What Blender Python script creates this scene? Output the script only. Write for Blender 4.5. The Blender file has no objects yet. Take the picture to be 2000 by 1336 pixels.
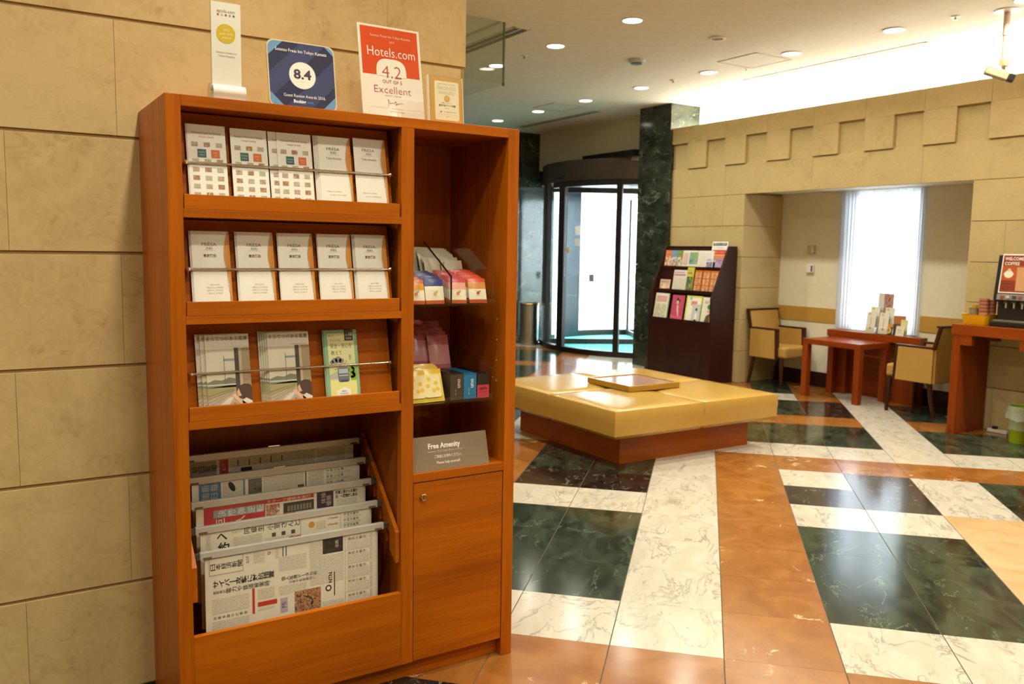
import bpy, bmesh, math, random
from mathutils import Vector, Matrix
random.seed(7)
SC = bpy.context.scene
COL = SC.collection
PI = math.pi
R = math.radians

# ------------------------------------------------------------------ camera, world, exposure
CAM_H = 1.405
cd = bpy.data.cameras.new('camera')
cam = bpy.data.objects.new('camera', cd)
COL.objects.link(cam)
cd.sensor_width = 36.0
cd.lens = 36.0 * 1664.5 / 2000.0
cd.clip_start = 0.05
cd.clip_end = 200
yaw, pitch, roll = R(57.6835), R(6.1823), R(0.9289)
F = Vector((math.cos(yaw) * math.cos(pitch), math.sin(yaw) * math.cos(pitch), -math.sin(pitch)))
Rt = Vector((math.sin(yaw), -math.cos(yaw), 0))
Up = Rt.cross(F)
R2 = Rt * math.cos(roll) + Up * math.sin(roll)
U2 = -Rt * math.sin(roll) + Up * math.cos(roll)
cam.matrix_world = Matrix(((R2.x, U2.x, -F.x, 0), (R2.y, U2.y, -F.y, 0), (R2.z, U2.z, -F.z, CAM_H), (0, 0, 0, 1)))
cd.dof.use_dof = True
cd.dof.focus_distance = 2.75
cd.dof.aperture_fstop = 5.0
SC.camera = cam

W = bpy.data.worlds.new('world')
SC.world = W
W.use_nodes = True
bg = W.node_tree.nodes['Background']
bg.inputs[0].default_value = (0.80, 0.90, 1.0, 1)
bg.inputs[1].default_value = 17.0
SC.view_settings.view_transform = 'Standard'
SC.view_settings.look = 'None'
SC.view_settings.gamma = 1.0
SC.view_settings.use_curve_mapping = False
SC.view_settings.exposure = 0.0
DOWN_W = 11.5        # watts of each ceiling downlight
COVE = 150.0          # emission strength of the cove tubes
WARM = (1.0, 1.0, 0.84)


cy = SC.cycles
cy.max_bounces = 8
cy.diffuse_bounces = 3
cy.glossy_bounces = 3
cy.transmission_bounces = 6
cy.transparent_max_bounces = 16
cy.caustics_reflective = False
cy.caustics_refractive = False
cy.sample_clamp_indirect = 8.0


# ------------------------------------------------------------------ material helpers
def s2l(c):
    return tuple((x / 12.92 if x <= 0.04045 else ((x + 0.055) / 1.055) ** 2.4) for x in c)


def hx(h):
    return s2l((int(h[0:2], 16) / 255, int(h[2:4], 16) / 255, int(h[4:6], 16) / 255))


def newmat(name):
    m = bpy.data.materials.new(name)
    m.use_nodes = True
    nt = m.node_tree
    return m, nt, nt.nodes['Principled BSDF']


def nd(nt, typ, **kw):
    n = nt.nodes.new(typ)
    for k, v in kw.items():
        if k.startswith('i_'):
            n.inputs[int(k[2:])].default_value = v
        else:
            setattr(n, k, v)
    return n


def ramp(nt, stops):
    r = nt.nodes.new('ShaderNodeValToRGB')
    e = r.color_ramp.elements
    while len(e) < len(stops):
        e.new(0.5)
    for el, (p, c) in zip(e, stops):
        el.position = p
        el.color = (*c, 1)
    return r


def coords(nt, scale=(1, 1, 1), rand=True):
    tc = nt.nodes.new('ShaderNodeTexCoord')
    mp = nt.nodes.new('ShaderNodeMapping')
    mp.inputs['Scale'].default_value = scale
    nt.links.new(tc.outputs['Object'], mp.inputs[0])
    if rand:
        oi = nt.nodes.new('ShaderNodeObjectInfo')
        mul = nd(nt, 'ShaderNodeVectorMath', operation='MULTIPLY')
        mul.inputs[1].default_value = (37.0, 53.0, 71.0)
        nt.links.new(oi.outputs['Random'], mul.inputs[0])
        nt.links.new(mul.outputs[0], mp.inputs['Location'])
    return mp


MATS = {}


def plain(name, col, rough=0.5, metal=0.0, spec=0.5, coat=0.0, alpha=None):
    if name in MATS:
        return MATS[name]
    m, nt, b = newmat(name)
    if isinstance(col, str):
        col = hx(col)
    # slight procedural variation keeps the surface from looking like plastic
    mp = coords(nt, (1, 1, 1), False)
    nz = nd(nt, 'ShaderNodeTexNoise')
    nz.inputs['Scale'].default_value = 14
    nz.inputs['Detail'].default_value = 3
    nt.links.new(mp.outputs[0], nz.inputs['Vector'])
    k = 0.94
    rp = ramp(nt, [(0.3, tuple(c * k for c in col)), (0.7, col)])
    nt.links.new(nz.outputs['Fac'], rp.inputs[0])
    nt.links.new(rp.outputs[0], b.inputs['Base Color'])
    b.inputs['Roughness'].default_value = rough
    b.inputs['Metallic'].default_value = metal
    b.inputs['Specular IOR Level'].default_value = spec
    b.inputs['Coat Weight'].default_value = coat
    MATS[name] = m
    return m


def wood(name, dark, light, grain='x', rough=0.38, scale=1.0):
    m, nt, b = newmat(name)
    sc = {'x': (1.2, 30, 30), 'y': (30, 1.2, 30), 'z': (30, 30, 1.2)}[grain]
    mp = coords(nt, tuple(s * scale for s in sc))
    nz = nd(nt, 'ShaderNodeTexNoise')
    nz.inputs['Scale'].default_value = 2.0
    nz.inputs['Detail'].default_value = 6
    nz.inputs['Roughness'].default_value = 0.6
    nz.inputs['Distortion'].default_value = 0.4
    nt.links.new(mp.outputs[0], nz.inputs['Vector'])
    sc2 = {'x': (.5, 3, 3), 'y': (3, .5, 3), 'z': (3, 3, .5)}[grain]
    mp2 = coords(nt, sc2)
    n2 = nd(nt, 'ShaderNodeTexNoise')
    n2.inputs['Scale'].default_value = 2.5
    n2.inputs['Detail'].default_value = 2
    nt.links.new(mp2.outputs[0], n2.inputs['Vector'])
    add = nd(nt, 'ShaderNodeMath', operation='ADD')
    nt.links.new(nz.outputs['Fac'], add.inputs[0])
    nt.links.new(n2.outputs['Fac'], add.inputs[1])
    mul = nd(nt, 'ShaderNodeMath', operation='MULTIPLY')
    mul.inputs[1].default_value = 0.5
    nt.links.new(add.outputs[0], mul.inputs[0])
    rp = ramp(nt, [(0.30, hx(dark)), (0.68, hx(light))])
    nt.links.new(mul.outputs[0], rp.inputs[0])
    nt.links.new(rp.outputs[0], b.inputs['Base Color'])
    b.inputs['Roughness'].default_value = rough
    b.inputs['Specular IOR Level'].default_value = 0.22
    MATS[name] = m
    return m


def stone(name, dark, light, rough=0.6, scale=2.2):
    m, nt, b = newmat(name)
    mp = coords(nt, (1, 1, 1))
    nz = nd(nt, 'ShaderNodeTexNoise')
    nz.inputs['Scale'].default_value = scale
    nz.inputs['Detail'].default_value = 9
    nz.inputs['Roughness'].default_value = 0.62
    nz.inputs['Distortion'].default_value = 1.6
    nt.links.new(mp.outputs[0], nz.inputs['Vector'])
    n2 = nd(nt, 'ShaderNodeTexNoise')
    n2.inputs['Scale'].default_value = scale * 7
    n2.inputs['Detail'].default_value = 6
    n2.inputs['Distortion'].default_value = 2.5
    nt.links.new(mp.outputs[0], n2.inputs['Vector'])
    mx = nd(nt, 'ShaderNodeMix', data_type='FLOAT')
    mx.inputs[0].default_value = 0.38
    nt.links.new(nz.outputs['Fac'], mx.inputs[2])
    nt.links.new(n2.outputs['Fac'], mx.inputs[3])
    d, l = hx(dark), hx(light)
    mid = tuple(a * .35 + c * .65 for a, c in zip(d, l))
    rp = ramp(nt, [(0.34, d), (0.44, mid), (0.56, l)])
    nt.links.new(mx.outputs[0], rp.inputs[0])
    nt.links.new(rp.outputs[0], b.inputs['Base Color'])
    b.inputs['Roughness'].default_value = rough
    b.inputs['Specular IOR Level'].default_value = 0.3
    bp = nd(nt, 'ShaderNodeBump')
    bp.inputs['Strength'].default_value = 0.12
    bp.inputs['Distance'].default_value = 0.004
    nt.links.new(n2.outputs['Fac'], bp.inputs['Height'])
    nt.links.new(bp.outputs[0], b.inputs['Normal'])
    MATS[name] = m
    return m


def marble(name, base, base2, vein, vw=0.03, vscale=2.0, rough=0.09, vein_amt=1.0, aniso=(1, 1, 1), patch=3.0, rare=(0.42, 0.62), det=7):
    m, nt, b = newmat(name)
    mp = coords(nt, aniso)
    n1 = nd(nt, 'ShaderNodeTexNoise')
    n1.inputs['Scale'].default_value = vscale
    n1.inputs['Detail'].default_value = det
    n1.inputs['Roughness'].default_value = 0.6
    n1.inputs['Distortion'].default_value = 0.7
    nt.links.new(mp.outputs[0], n1.inputs['Vector'])
    sub = nd(nt, 'ShaderNodeMath', operation='SUBTRACT')
    sub.inputs[1].default_value = 0.5
    nt.links.new(n1.outputs['Fac'], sub.inputs[0])
    ab = nd(nt, 'ShaderNodeMath', operation='ABSOLUTE')
    nt.links.new(sub.outputs[0], ab.inputs[0])
    rv = ramp(nt, [(0.0, (vein_amt,) * 3), (vw, (0, 0, 0))])
    nt.links.new(ab.outputs[0], rv.inputs[0])
    # break the veins up
    n3 = nd(nt, 'ShaderNodeTexNoise')
    n3.inputs['Scale'].default_value = vscale * 1.7
    n3.inputs['Detail'].default_value = 3
    nt.links.new(mp.outputs[0], n3.inputs['Vector'])
    r3 = ramp(nt, [(rare[0], (0, 0, 0)), (rare[1], (1, 1, 1))])
    nt.links.new(n3.outputs['Fac'], r3.inputs[0])
    vm = nd(nt, 'ShaderNodeMath', operation='MULTIPLY')
    nt.links.new(rv.outputs[0], vm.inputs[0])
    nt.links.new(r3.outputs[0], vm.inputs[1])
    n2 = nd(nt, 'ShaderNodeTexNoise')
    n2.inputs['Scale'].default_value = patch
    n2.inputs['Detail'].default_value = 5
    n2.inputs['Distortion'].default_value = 0.8
    nt.links.new(mp.outputs[0], n2.inputs['Vector'])
    rp = ramp(nt, [(0.35, hx(base)), (0.68, hx(base2))])
    nt.links.new(n2.outputs['Fac'], rp.inputs[0])
    mx = nd(nt, 'ShaderNodeMix', data_type='RGBA')
    nt.links.new(vm.outputs[0], mx.inputs[0])
    nt.links.new(rp.outputs[0], mx.inputs[6])
    mx.inputs[7].default_value = (*hx(vein), 1)
    nt.links.new(mx.outputs[2], b.inputs['Base Color'])
    b.inputs['Roughness'].default_value = rough
    b.inputs['Specular IOR Level'].default_value = 0.5
    MATS[name] = m
    return m


def emit(name, col, strength):
    m = bpy.data.materials.new(name)
    m.use_nodes = True
    nt = m.node_tree
    nt.nodes.remove(nt.nodes['Principled BSDF'])
    e = nd(nt, 'ShaderNodeEmission')
    e.inputs[0].default_value = (*col, 1)
    e.inputs[1].default_value = strength
    nt.links.new(e.outputs[0], nt.nodes['Material Output'].inputs[0])
    MATS[name] = m
    return m


def glass(name, tint=(1, 1, 1), refl=0.12, rough=0.0):
    """thin clear sheet: lets light straight through, mirrors a little more at grazing angles"""
    m = bpy.data.materials.new(name)
    m.use_nodes = True
    nt = m.node_tree
    nt.nodes.remove(nt.nodes['Principled BSDF'])
    t = nd(nt, 'ShaderNodeBsdfTransparent')
    t.inputs[0].default_value = (*tint, 1)
    g = nd(nt, 'ShaderNodeBsdfGlossy')
    g.inputs['Roughness'].default_value = rough
    fr = nd(nt, 'ShaderNodeLayerWeight')
    fr.inputs[0].default_value = 0.5
    pw = nd(nt, 'ShaderNodeMath', operation='POWER')
    pw.inputs[1].default_value = 4.0
    nt.links.new(fr.outputs['Facing'], pw.inputs[0])
    mm = nd(nt, 'ShaderNodeMath', operation='MULTIPLY_ADD')
    mm.inputs[1].default_value = 0.55
    mm.inputs[2].default_value = refl * 0.1
    nt.links.new(pw.outputs[0], mm.inputs[0])
    mx = nd(nt, 'ShaderNodeMixShader')
    nt.links.new(mm.outputs[0], mx.inputs[0])
    nt.links.new(t.outputs[0], mx.inputs[1])
    nt.links.new(g.outputs[0], mx.inputs[2])
    nt.links.new(mx.outputs[0], nt.nodes['Material Output'].inputs[0])
    MATS[name] = m
    return m


def sheer(name, col, trans=0.55, clear=0.12):
    m = bpy.data.materials.new(name)
    m.use_nodes = True
    nt = m.node_tree
    nt.nodes.remove(nt.nodes['Principled BSDF'])
    d = nd(nt, 'ShaderNodeBsdfDiffuse')
    d.inputs[0].default_value = (*col, 1)
    t = nd(nt, 'ShaderNodeBsdfTranslucent')
    t.inputs[0].default_value = (*col, 1)
    c = nd(nt, 'ShaderNodeBsdfTransparent')
    m1 = nd(nt, 'ShaderNodeMixShader')
    m1.inputs[0].default_value = trans
    nt.links.new(d.outputs[0], m1.inputs[1])
    nt.links.new(t.outputs[0], m1.inputs[2])
    m2 = nd(nt, 'ShaderNodeMixShader')
    m2.inputs[0].default_value = clear
    nt.links.new(m1.outputs[0], m2.inputs[1])
    nt.links.new(c.outputs[0], m2.inputs[2])
    nt.links.new(m2.outputs[0], nt.nodes['Material Output'].inputs[0])
    MATS[name] = m
    return m


def newsprint(name, axis, pitch, ink, paper='E4D8BE', amount=0.6):
    """columns of type too small to read: broken lines of ink on newsprint, running along one axis"""
    m, nt, b = newmat(name)
    tc = nt.nodes.new('ShaderNodeTexCoord')
    sp = nt.nodes.new('ShaderNodeSeparateXYZ')
    nt.links.new(tc.outputs['Object'], sp.inputs[0])
    fr = nd(nt, 'ShaderNodeMath', operation='DIVIDE')
    fr.inputs[1].default_value = pitch
    nt.links.new(sp.outputs[2 if axis == 'x' else 0], fr.inputs[0])
    f2 = nd(nt, 'ShaderNodeMath', operation='FRACT')
    nt.links.new(fr.outputs[0], f2.inputs[0])
    ls = nd(nt, 'ShaderNodeMath', operation='LESS_THAN')
    ls.inputs[1].default_value = 0.6
    nt.links.new(f2.outputs[0], ls.inputs[0])
    mp = nt.nodes.new('ShaderNodeMapping')
    mp.inputs['Scale'].default_value = (1, 1, .35) if axis == 'z' else (.35, 1, 1)
    nt.links.new(tc.outputs['Object'], mp.inputs[0])
    nz = nd(nt, 'ShaderNodeTexNoise')
    nz.inputs['Scale'].default_value = 900
    nz.inputs['Detail'].default_value = 2
    nt.links.new(mp.outputs[0], nz.inputs['Vector'])
    r = ramp(nt, [(0.40, (0, 0, 0)), (0.58, (1, 1, 1))])
    nt.links.new(nz.outputs['Fac'], r.inputs[0])
    mu = nd(nt, 'ShaderNodeMath', operation='MULTIPLY')
    nt.links.new(ls.outputs[0], mu.inputs[0])
    nt.links.new(r.outputs[0], mu.inputs[1])
    m3 = nd(nt, 'ShaderNodeMath', operation='MULTIPLY')
    m3.inputs[1].default_value = amount
    nt.links.new(mu.outputs[0], m3.inputs[0])
    mx = nd(nt, 'ShaderNodeMix', data_type='RGBA')
    nt.links.new(m3.outputs[0], mx.inputs[0])
    mx.inputs[6].default_value = (*hx(paper), 1)
    mx.inputs[7].default_value = (*hx(ink), 1)
    nt.links.new(mx.outputs[2], b.inputs['Base Color'])
    b.inputs['Roughness'].default_value = 0.9
    MATS[name] = m
    return m


def photo_mat(name, cols, scale=60):
    """a small printed photograph too small to make out: blotches of its colours"""
    m, nt, b = newmat(name)
    mp = coords(nt, (1, 1, 1))
    nz = nd(nt, 'ShaderNodeTexNoise')
    nz.inputs['Scale'].default_value = scale
    nz.inputs['Detail'].default_value = 3
    nz.inputs['Distortion'].default_value = .8
    nt.links.new(mp.outputs[0], nz.inputs['Vector'])
    n = len(cols)
    rp = ramp(nt, [(0.3 + 0.4 * i / (n - 1), hx(c)) for i, c in enumerate(cols)])
    nt.links.new(nz.outputs['Fac'], rp.inputs[0])
    nt.links.new(rp.outputs[0], b.inputs['Base Color'])
    b.inputs['Roughness'].default_value = 0.35
    MATS[name] = m
    return m


# palette
WOODX = wood('cherry_wood_across', '944603', 'C66806', 'x')
WOODZ = wood('cherry_wood_upright', '944603', 'C66806', 'z')
WOODY = wood('cherry_wood_deep', '944603', 'C66806', 'y')
REDX = wood('red_wood', '722C08', '94400D', 'x', 0.3)
REDY = wood('red_wood_long', '722C08', '94400D', 'y', 0.3)
REDZ = wood('red_wood_upright', '722C08', '94400D', 'z', 0.3)
BASEW = wood('ottoman_base_wood', '7E3A0A', 'A0500E', 'x', 0.35)
DARKW = wood('dark_stained_wood', '26110D', '3A1C16', 'z', 0.3)
CHAIRW = wood('walnut_trim', '2E160C', '4A2614', 'z', 0.3)
STONE = stone('limestone', 'BC9862', 'D8B87E')
STONE2 = stone('limestone_pale', 'AE9866', 'C0A876', scale=1.6)
GREENM = marble('green_marble_wall', '20251C', '3A4034', 'AEB2A0', 0.009, 3.0, 0.12, 0.6, (1, 1, 1.6), 5, (0.46, 0.58), 9)
T_WHITE = marble('white_marble', 'BDB2A0', 'CABFB0', '66625E', 0.022, 2.8, 0.15, 0.60, (1, 2.2, 1), 6, (0.34, 0.60), 5)
T_GREEN = marble('green_marble_tile', '141C13', '3C4634', '7E8C6C', 0.010, 2.4, 0.13, 0.5, (1, 2.2, 1), 4.5, (0.36, 0.60), 12)
T_ORANGE = marble('rust_marble', '88501E', '9C6630', 'F0DDB8', 0.008, 2.4, 0.17, 0.85, (1, 1, 1), 6, (0.58, 0.64), 7)
T_DARK = marble('dark_brown_marble', '1A140F', '302620', 'A89A88', 0.014, 6.0, 0.13, 0.65, (1, 1.8, 1), 6, (0.46, 0.60), 8)
T_CREAM = marble('cream_marble', 'BE9A6C', 'CCAC82', 'E8D4B4', 0.010, 4.0, 0.17, 0.4, (1, 1, 1), 4, (0.58, 0.66), 5)
PAINT = plain('beige_paint', 'E2D8BE', 0.85)
CEILM = plain('ceiling_paint', 'ECE4D4', 0.9)
WHITEP = plain('white_paint', 'F2EEE4', 0.8)
GROUT = plain('grout', '5E5140', 0.9)
CHROME = plain('chrome', 'E8E4DC', 0.12, 1.0)
ALU = plain('brushed_aluminium', 'D8D2C6', 0.4, 0.35)
STEEL = plain('satin_steel', 'BFC3C4', 0.28, 1.0)
BRONZE = plain('dark_bronze_metal', '2A2522', 0.35, 0.6)
BLACKP = plain('black_plastic', '141312', 0.4)
GREYP = plain('grey_plastic', '4A463E', 0.5)
WHITEPL = plain('white_plastic', 'E8E2D6', 0.4)
LEATHER = plain('tan_leather', 'B68E42', 0.22, 0.0, 0.5)
FABRIC = plain('gold_upholstery', 'B4883C', 0.7)
PAPER = plain('white_paper', 'F0E8D8', 0.55)
PAPER2 = plain('cream_paper', 'EDE2CA', 0.55)
ACRYL = glass('clear_acrylic', (0.97, 0.97, 0.95), 0.3)
GLASS = glass('clear_glass', (0.96, 0.985, 0.975), 0.3)
SMOKEG = glass('smoke_barrier_glass', (0.93, 0.96, 0.94), 0.5)
LAMPM = emit('lamp_glow', (1.0, 0.93, 0.80), 14.0)
TUBEM = emit('cove_tube_glow', (1.0, 0.97, 0.82), COVE)
CURTAIN = sheer('sheer_white_voile', (0.80, 0.80, 0.83), 0.5, 0.04)
CURTAIN2 = sheer('gathered_white_voile', (0.74, 0.75, 0.80), 0.30, 0.0)
BAND = plain('ochre_wall_strip', 'B98C38', 0.7)


def P(h, rough=0.5):
    return plain('print_' + h, h, rough)


# ------------------------------------------------------------------ mesh helpers
class MB:
    def __init__(s):
        s.v, s.f, s.m, s.mats = [], [], [], []

    def mi(s, mat):
        if mat is None:
            return 0
        if mat not in s.mats:
            s.mats.append(mat)
        return s.mats.index(mat)

    def add(s, vs, fs, mat=None):
        o = len(s.v)
        s.v += [tuple(v) for v in vs]
        k = s.mi(mat)
        for f in fs:
            s.f.append(tuple(i + o for i in f))
            s.m.append(k)
        return s

    def box(s, x0, x1, y0, y1, z0, z1, mat=None):
        x0, x1 = min(x0, x1), max(x0, x1)
        y0, y1 = min(y0, y1), max(y0, y1)
        z0, z1 = min(z0, z1), max(z0, z1)
        vs = [(x0, y0, z0), (x1, y0, z0), (x1, y1, z0), (x0, y1, z0), (x0, y0, z1), (x1, y0, z1), (x1, y1, z1), (x0, y1, z1)]
        fs = [(0, 3, 2, 1), (4, 5, 6, 7), (0, 1, 5, 4), (1, 2, 6, 5), (2, 3, 7, 6), (3, 0, 4, 7)]
        return s.add(vs, fs, mat)

    def prism(s, poly, axis, a, b, mat=None):
        """poly of 2D points in the plane across axis: x -> (y,z), y -> (x,z), z -> (x,y)"""
        def mk(p, t):
            return {'x': (t, p[0], p[1]), 'y': (p[0], t, p[1]), 'z': (p[0], p[1], t)}[axis]
        n = len(poly)
        vs = [mk(p, a) for p in poly] + [mk(p, b) for p in poly]
        fs = [tuple(range(n))[::-1], tuple(range(n, 2 * n))] + [(i, (i + 1) % n, n + (i + 1) % n, n + i) for i in range(n)]
        return s.add(vs, fs, mat)

    def lathe(s, prof, c=(0, 0, 0), n=24, mat=None, ax='z', cap=True):
        vs = []
        for r, h in prof:
            for i in range(n):
                a = 2 * PI * i / n
                q = (r * math.cos(a), r * math.sin(a), h)
                if ax == 'x':
                    q = (q[2], q[0], q[1])
                elif ax == 'y':
                    q = (q[1], q[2], q[0])
                vs.append((q[0] + c[0], q[1] + c[1], q[2] + c[2]))
        fs = []
        for k in range(len(prof) - 1):
            for i in range(n):
                j = (i + 1) % n
                fs.append((k * n + i, k * n + j, (k + 1) * n + j, (k + 1) * n + i))
        if cap:
            if prof[0][0] > 1e-6:
                fs.append(tuple(range(n))[::-1])
            if prof[-1][0] > 1e-6:
                b = (len(prof) - 1) * n
                fs.append(tuple(range(b, b + n)))
        return s.add(vs, fs, mat)

    def tube(s, pts, r, n=8, mat=None):
        vs, fs = [], []
        pts = [Vector(p) for p in pts]
        for k, p in enumerate(pts):
            d = (pts[min(k + 1, len(pts) - 1)] - pts[max(k - 1, 0)]).normalized()
            u = d.cross(Vector((0, 0, 1)))
            if u.length < 1e-4:
                u = d.cross(Vector((1, 0, 0)))
            u.normalize()
            w = d.cross(u)
            rr = r[k] if isinstance(r, (list, tuple)) else r
            for i in range(n):
                a = 2 * PI * i / n
                vs.append(p + u * (rr * math.cos(a)) + w * (rr * math.sin(a)))
        for k in range(len(pts) - 1):
            for i in range(n):
                j = (i + 1) % n
                fs.append((k * n + i, k * n + j, (k + 1) * n + j, (k + 1) * n + i))
        fs.append(tuple(range(n)))
        b = (len(pts) - 1) * n
        fs.append(tuple(range(b, b + n))[::-1])
        return s.add(vs, fs, mat)

    def arc(s, c, r0, r1, z0, z1, a0, a1, n=24, mat=None):
        """part of a ring standing on the floor plan"""
        vs = []
        for i in range(n + 1):
            a = R(a0 + (a1 - a0) * i / n)
            for rr in (r0, r1):
                for z in (z0, z1):
                    vs.append((c[0] + rr * math.cos(a), c[1] + rr * math.sin(a), z))
        fs = []
        for i in range(n):
            o, p = 4 * i, 4 * i + 4
            fs += [(o, p, p + 1, o + 1), (o + 2, o + 3, p + 3, p + 2), (o + 1, p + 1, p + 3, o + 3), (o, o + 2, p + 2, p)]
        fs += [(0, 1, 3, 2), (4 * n, 4 * n + 2, 4 * n + 3, 4 * n + 1)]
        return s.add(vs, fs, mat)

    def mesh(s, name, off=(0, 0, 0)):
        me = bpy.data.meshes.new(name)
        me.from_pydata([(x - off[0], y - off[1], z - off[2]) for x, y, z in s.v], [], s.f)
        for m in s.mats:
            me.materials.append(m)
        if len(s.mats) > 1:
            me.polygons.foreach_set('material_index', s.m)
        me.update()
        return me

    def build(s, name, mat=None, parent=None, smooth=False, bevel=0.0, world=True, fix=True, seg=2):
        if mat is not None:
            s.mats = [mat]
            s.m = [0] * len(s.f)
        off = worldpos(parent) if (parent is not None and world) else (0, 0, 0)
        me = s.mesh(name, off)
        if fix:
            bm = bmesh.new()
            bm.from_mesh(me)
            bmesh.ops.recalc_face_normals(bm, faces=bm.faces)
            bm.to_mesh(me)
            bm.free()
        o = bpy.data.objects.new(name, me)
        COL.objects.link(o)
        if parent is not None:
            o.parent = parent
        if smooth:
            me.polygons.foreach_set('use_smooth', [True] * len(me.polygons))
            try:
                me.set_sharp_from_angle(angle=R(40))
            except Exception:
                pass
        if bevel:
            b = o.modifiers.new('bevel', 'BEVEL')
            b.width = bevel
            b.segments = seg
            b.limit_method = 'ANGLE'
            b.angle_limit = R(40)
        return o


def worldpos(o):
    p = Vector((0, 0, 0))
    while o is not None:
        p += o.location
        o = o.parent
    return p


def tag(o, label, cat, group=None):
    o['label'] = label
    o['category'] = cat
    if group:
        o['group'] = group
    return o


def thing(name, label, cat, loc=(0, 0, 0), rot=(0, 0, 0), group=None):
    o = bpy.data.objects.new(name, None)
    o.empty_display_size = 0.05
    COL.objects.link(o)
    o.location = loc
    o.rotation_euler = rot
    return tag(o, label, cat, group)


def struct(o):
    o['kind'] = 'structure'
    return o


def sub(o, name):
    """an Empty part that only carries a location"""
    e = bpy.data.objects.new(name, None)
    COL.objects.link(e)
    e.parent = o
    return e


def copy_tree(o, parent=None):
    c = o.copy()
    COL.objects.link(c)
    c.parent = parent
    for ch in list(o.children):
        copy_tree(ch, c)
    return c


# ------------------------------------------------------------------ flat print
_tc = {}


def glyphs(s, bold=0.0):
    k = (s, bold)
    if k not in _tc:
        c = bpy.data.curves.new('t', 'FONT')
        c.body = s
        c.resolution_u = 2
        c.offset = bold
        o = bpy.data.objects.new('t', c)
        COL.objects.link(o)
        dg = bpy.context.evaluated_depsgraph_get()
        e = o.evaluated_get(dg)
        m = e.to_mesh()
        vs = [(v.co.x, v.co.y) for v in m.vertices]
        fs = [tuple(p.vertices) for p in m.polygons]
        e.to_mesh_clear()
        bpy.data.objects.remove(o)
        bpy.data.curves.remove(c)
        _tc[k] = (vs, fs)
    return _tc[k]


class Print:
    """flat print on the local plane y = 0 that faces -y; x to the right, z up"""

    def __init__(s, eps=0.0004, step=0.00018):
        s.b = MB()
        s.eps, s.step = eps, step

    def y(s, layer):
        return -(s.eps + s.step * layer)

    def poly(s, pts, mat, layer=0):
        y = s.y(layer)
        s.b.add([(a, y, c) for a, c in pts], [tuple(range(len(pts)))], mat)
        return s

    def rect(s, x0, z0, x1, z1, mat, layer=0):
        return s.poly([(x0, z0), (x1, z0), (x1, z1), (x0, z1)], mat, layer)

    def circ(s, cx, cz, r, mat, layer=0, n=28, sx=1.0):
        return s.poly([(cx + sx * r * math.cos(2 * PI * i / n), cz + r * math.sin(2 * PI * i / n)) for i in range(n)], mat, layer)

    def rrect(s, x0, z0, x1, z1, r, mat, layer=0, corners=(1, 1, 1, 1)):
        pts = []
        for (cx, cz, a0), on in zip(((x1 - r, z1 - r, 0), (x0 + r, z1 - r, 90), (x0 + r, z0 + r, 180), (x1 - r, z0 + r, 270)), corners):
            if on:
                pts += [(cx + r * math.cos(R(a0 + 15 * i)), cz + r * math.sin(R(a0 + 15 * i))) for i in range(7)]
            else:
                k = {0: (x1, z1), 90: (x0, z1), 180: (x0, z0), 270: (x1, z0)}[a0]
                pts.append(k)
        return s.poly(pts, mat, layer)

    def line(s, pts, w, mat, layer=0):
        for (a, b), (c, d) in zip(pts, pts[1:]):
            L = math.hypot(c - a, d - b) or 1
            nx, nz = -(d - b) / L * w / 2, (c - a) / L * w / 2
            s.poly([(a + nx, b + nz), (a - nx, b - nz), (c - nx, d - nz), (c + nx, d + nz)], mat, layer)
        return s

    def text(s, t, x, z, size, mat, layer=1, align='c', bold=0.0, rot=0, width=None):
        vs, fs = glyphs(t, bold)
        if not vs:
            return s
        x0, x1 = min(v[0] for v in vs), max(v[0] for v in vs)
        sx = size if width is None else width / max(x1 - x0, 1e-6)
        ox = {'c': (x0 + x1) / 2, 'l': x0, 'r': x1}[align]
        ca, sa = math.cos(R(rot)), math.sin(R(rot))
        y = s.y(layer)
        out = []
        for a, b in vs:
            a, b = (a - ox) * sx, (b - 0.36) * size
            out.append((x + a * ca - b * sa, y, z + a * sa + b * ca))
        s.b.add(out, fs, mat)
        return s

    def turned(s, t, x, z, size, pitch, mat, layer=1, bold=0.0):
        """upright Japanese type seen lying on its side: each sign turned a quarter, reading left to right"""
        for i, ch in enumerate(t):
            if ch == 'ー':
                s.rect(x + i * pitch - size * .4, z - size * .05, x + i * pitch + size * .4, z + size * .05, mat, layer)
            else:
                s.text(ch, x + i * pitch, z, min(size, pitch * 1.04), mat, layer, 'c', bold, 90, width=size * .86 * (.9 if ch in 'イにくへ' else 1))
        return s

    def build(s, parent, name='print'):
        if not s.b.f:
            return None
        # print faces -y
        me = s.b.mesh(name)
        bm = bmesh.new()
        bm.from_mesh(me)
        bm.normal_update()
        for f in bm.faces:
            if f.normal.y > 0:
                f.normal_flip()
        bm.to_mesh(me)
        bm.free()
        o = bpy.data.objects.new(name, me)
        COL.objects.link(o)
        o.parent = parent
        return o


def sheet(name, label, cat, loc, w, h, t, tilt=0.0, rz=0.0, mat=PAPER, draw=None, group=None, roll_=0.0, part='pages'):
    """booklet or card standing on loc, front facing local -y, leaning back by tilt"""
    o = thing(name, label, cat, loc, (0, 0, 0), group)
    o.rotation_mode = 'XYZ'
    m = Matrix.Rotation(R(rz), 4, 'Z') @ Matrix.Rotation(-R(tilt), 4, 'X') @ Matrix.Rotation(R(roll_), 4, 'Y')
    o.rotation_euler = m.to_euler('XYZ')
    MB().box(-w / 2, w / 2, 0, t, 0, h).build(part, mat, o, world=False)
    if draw:
        p = Print()
        draw(p, w, h)
        p.build(o)
    return o


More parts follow.
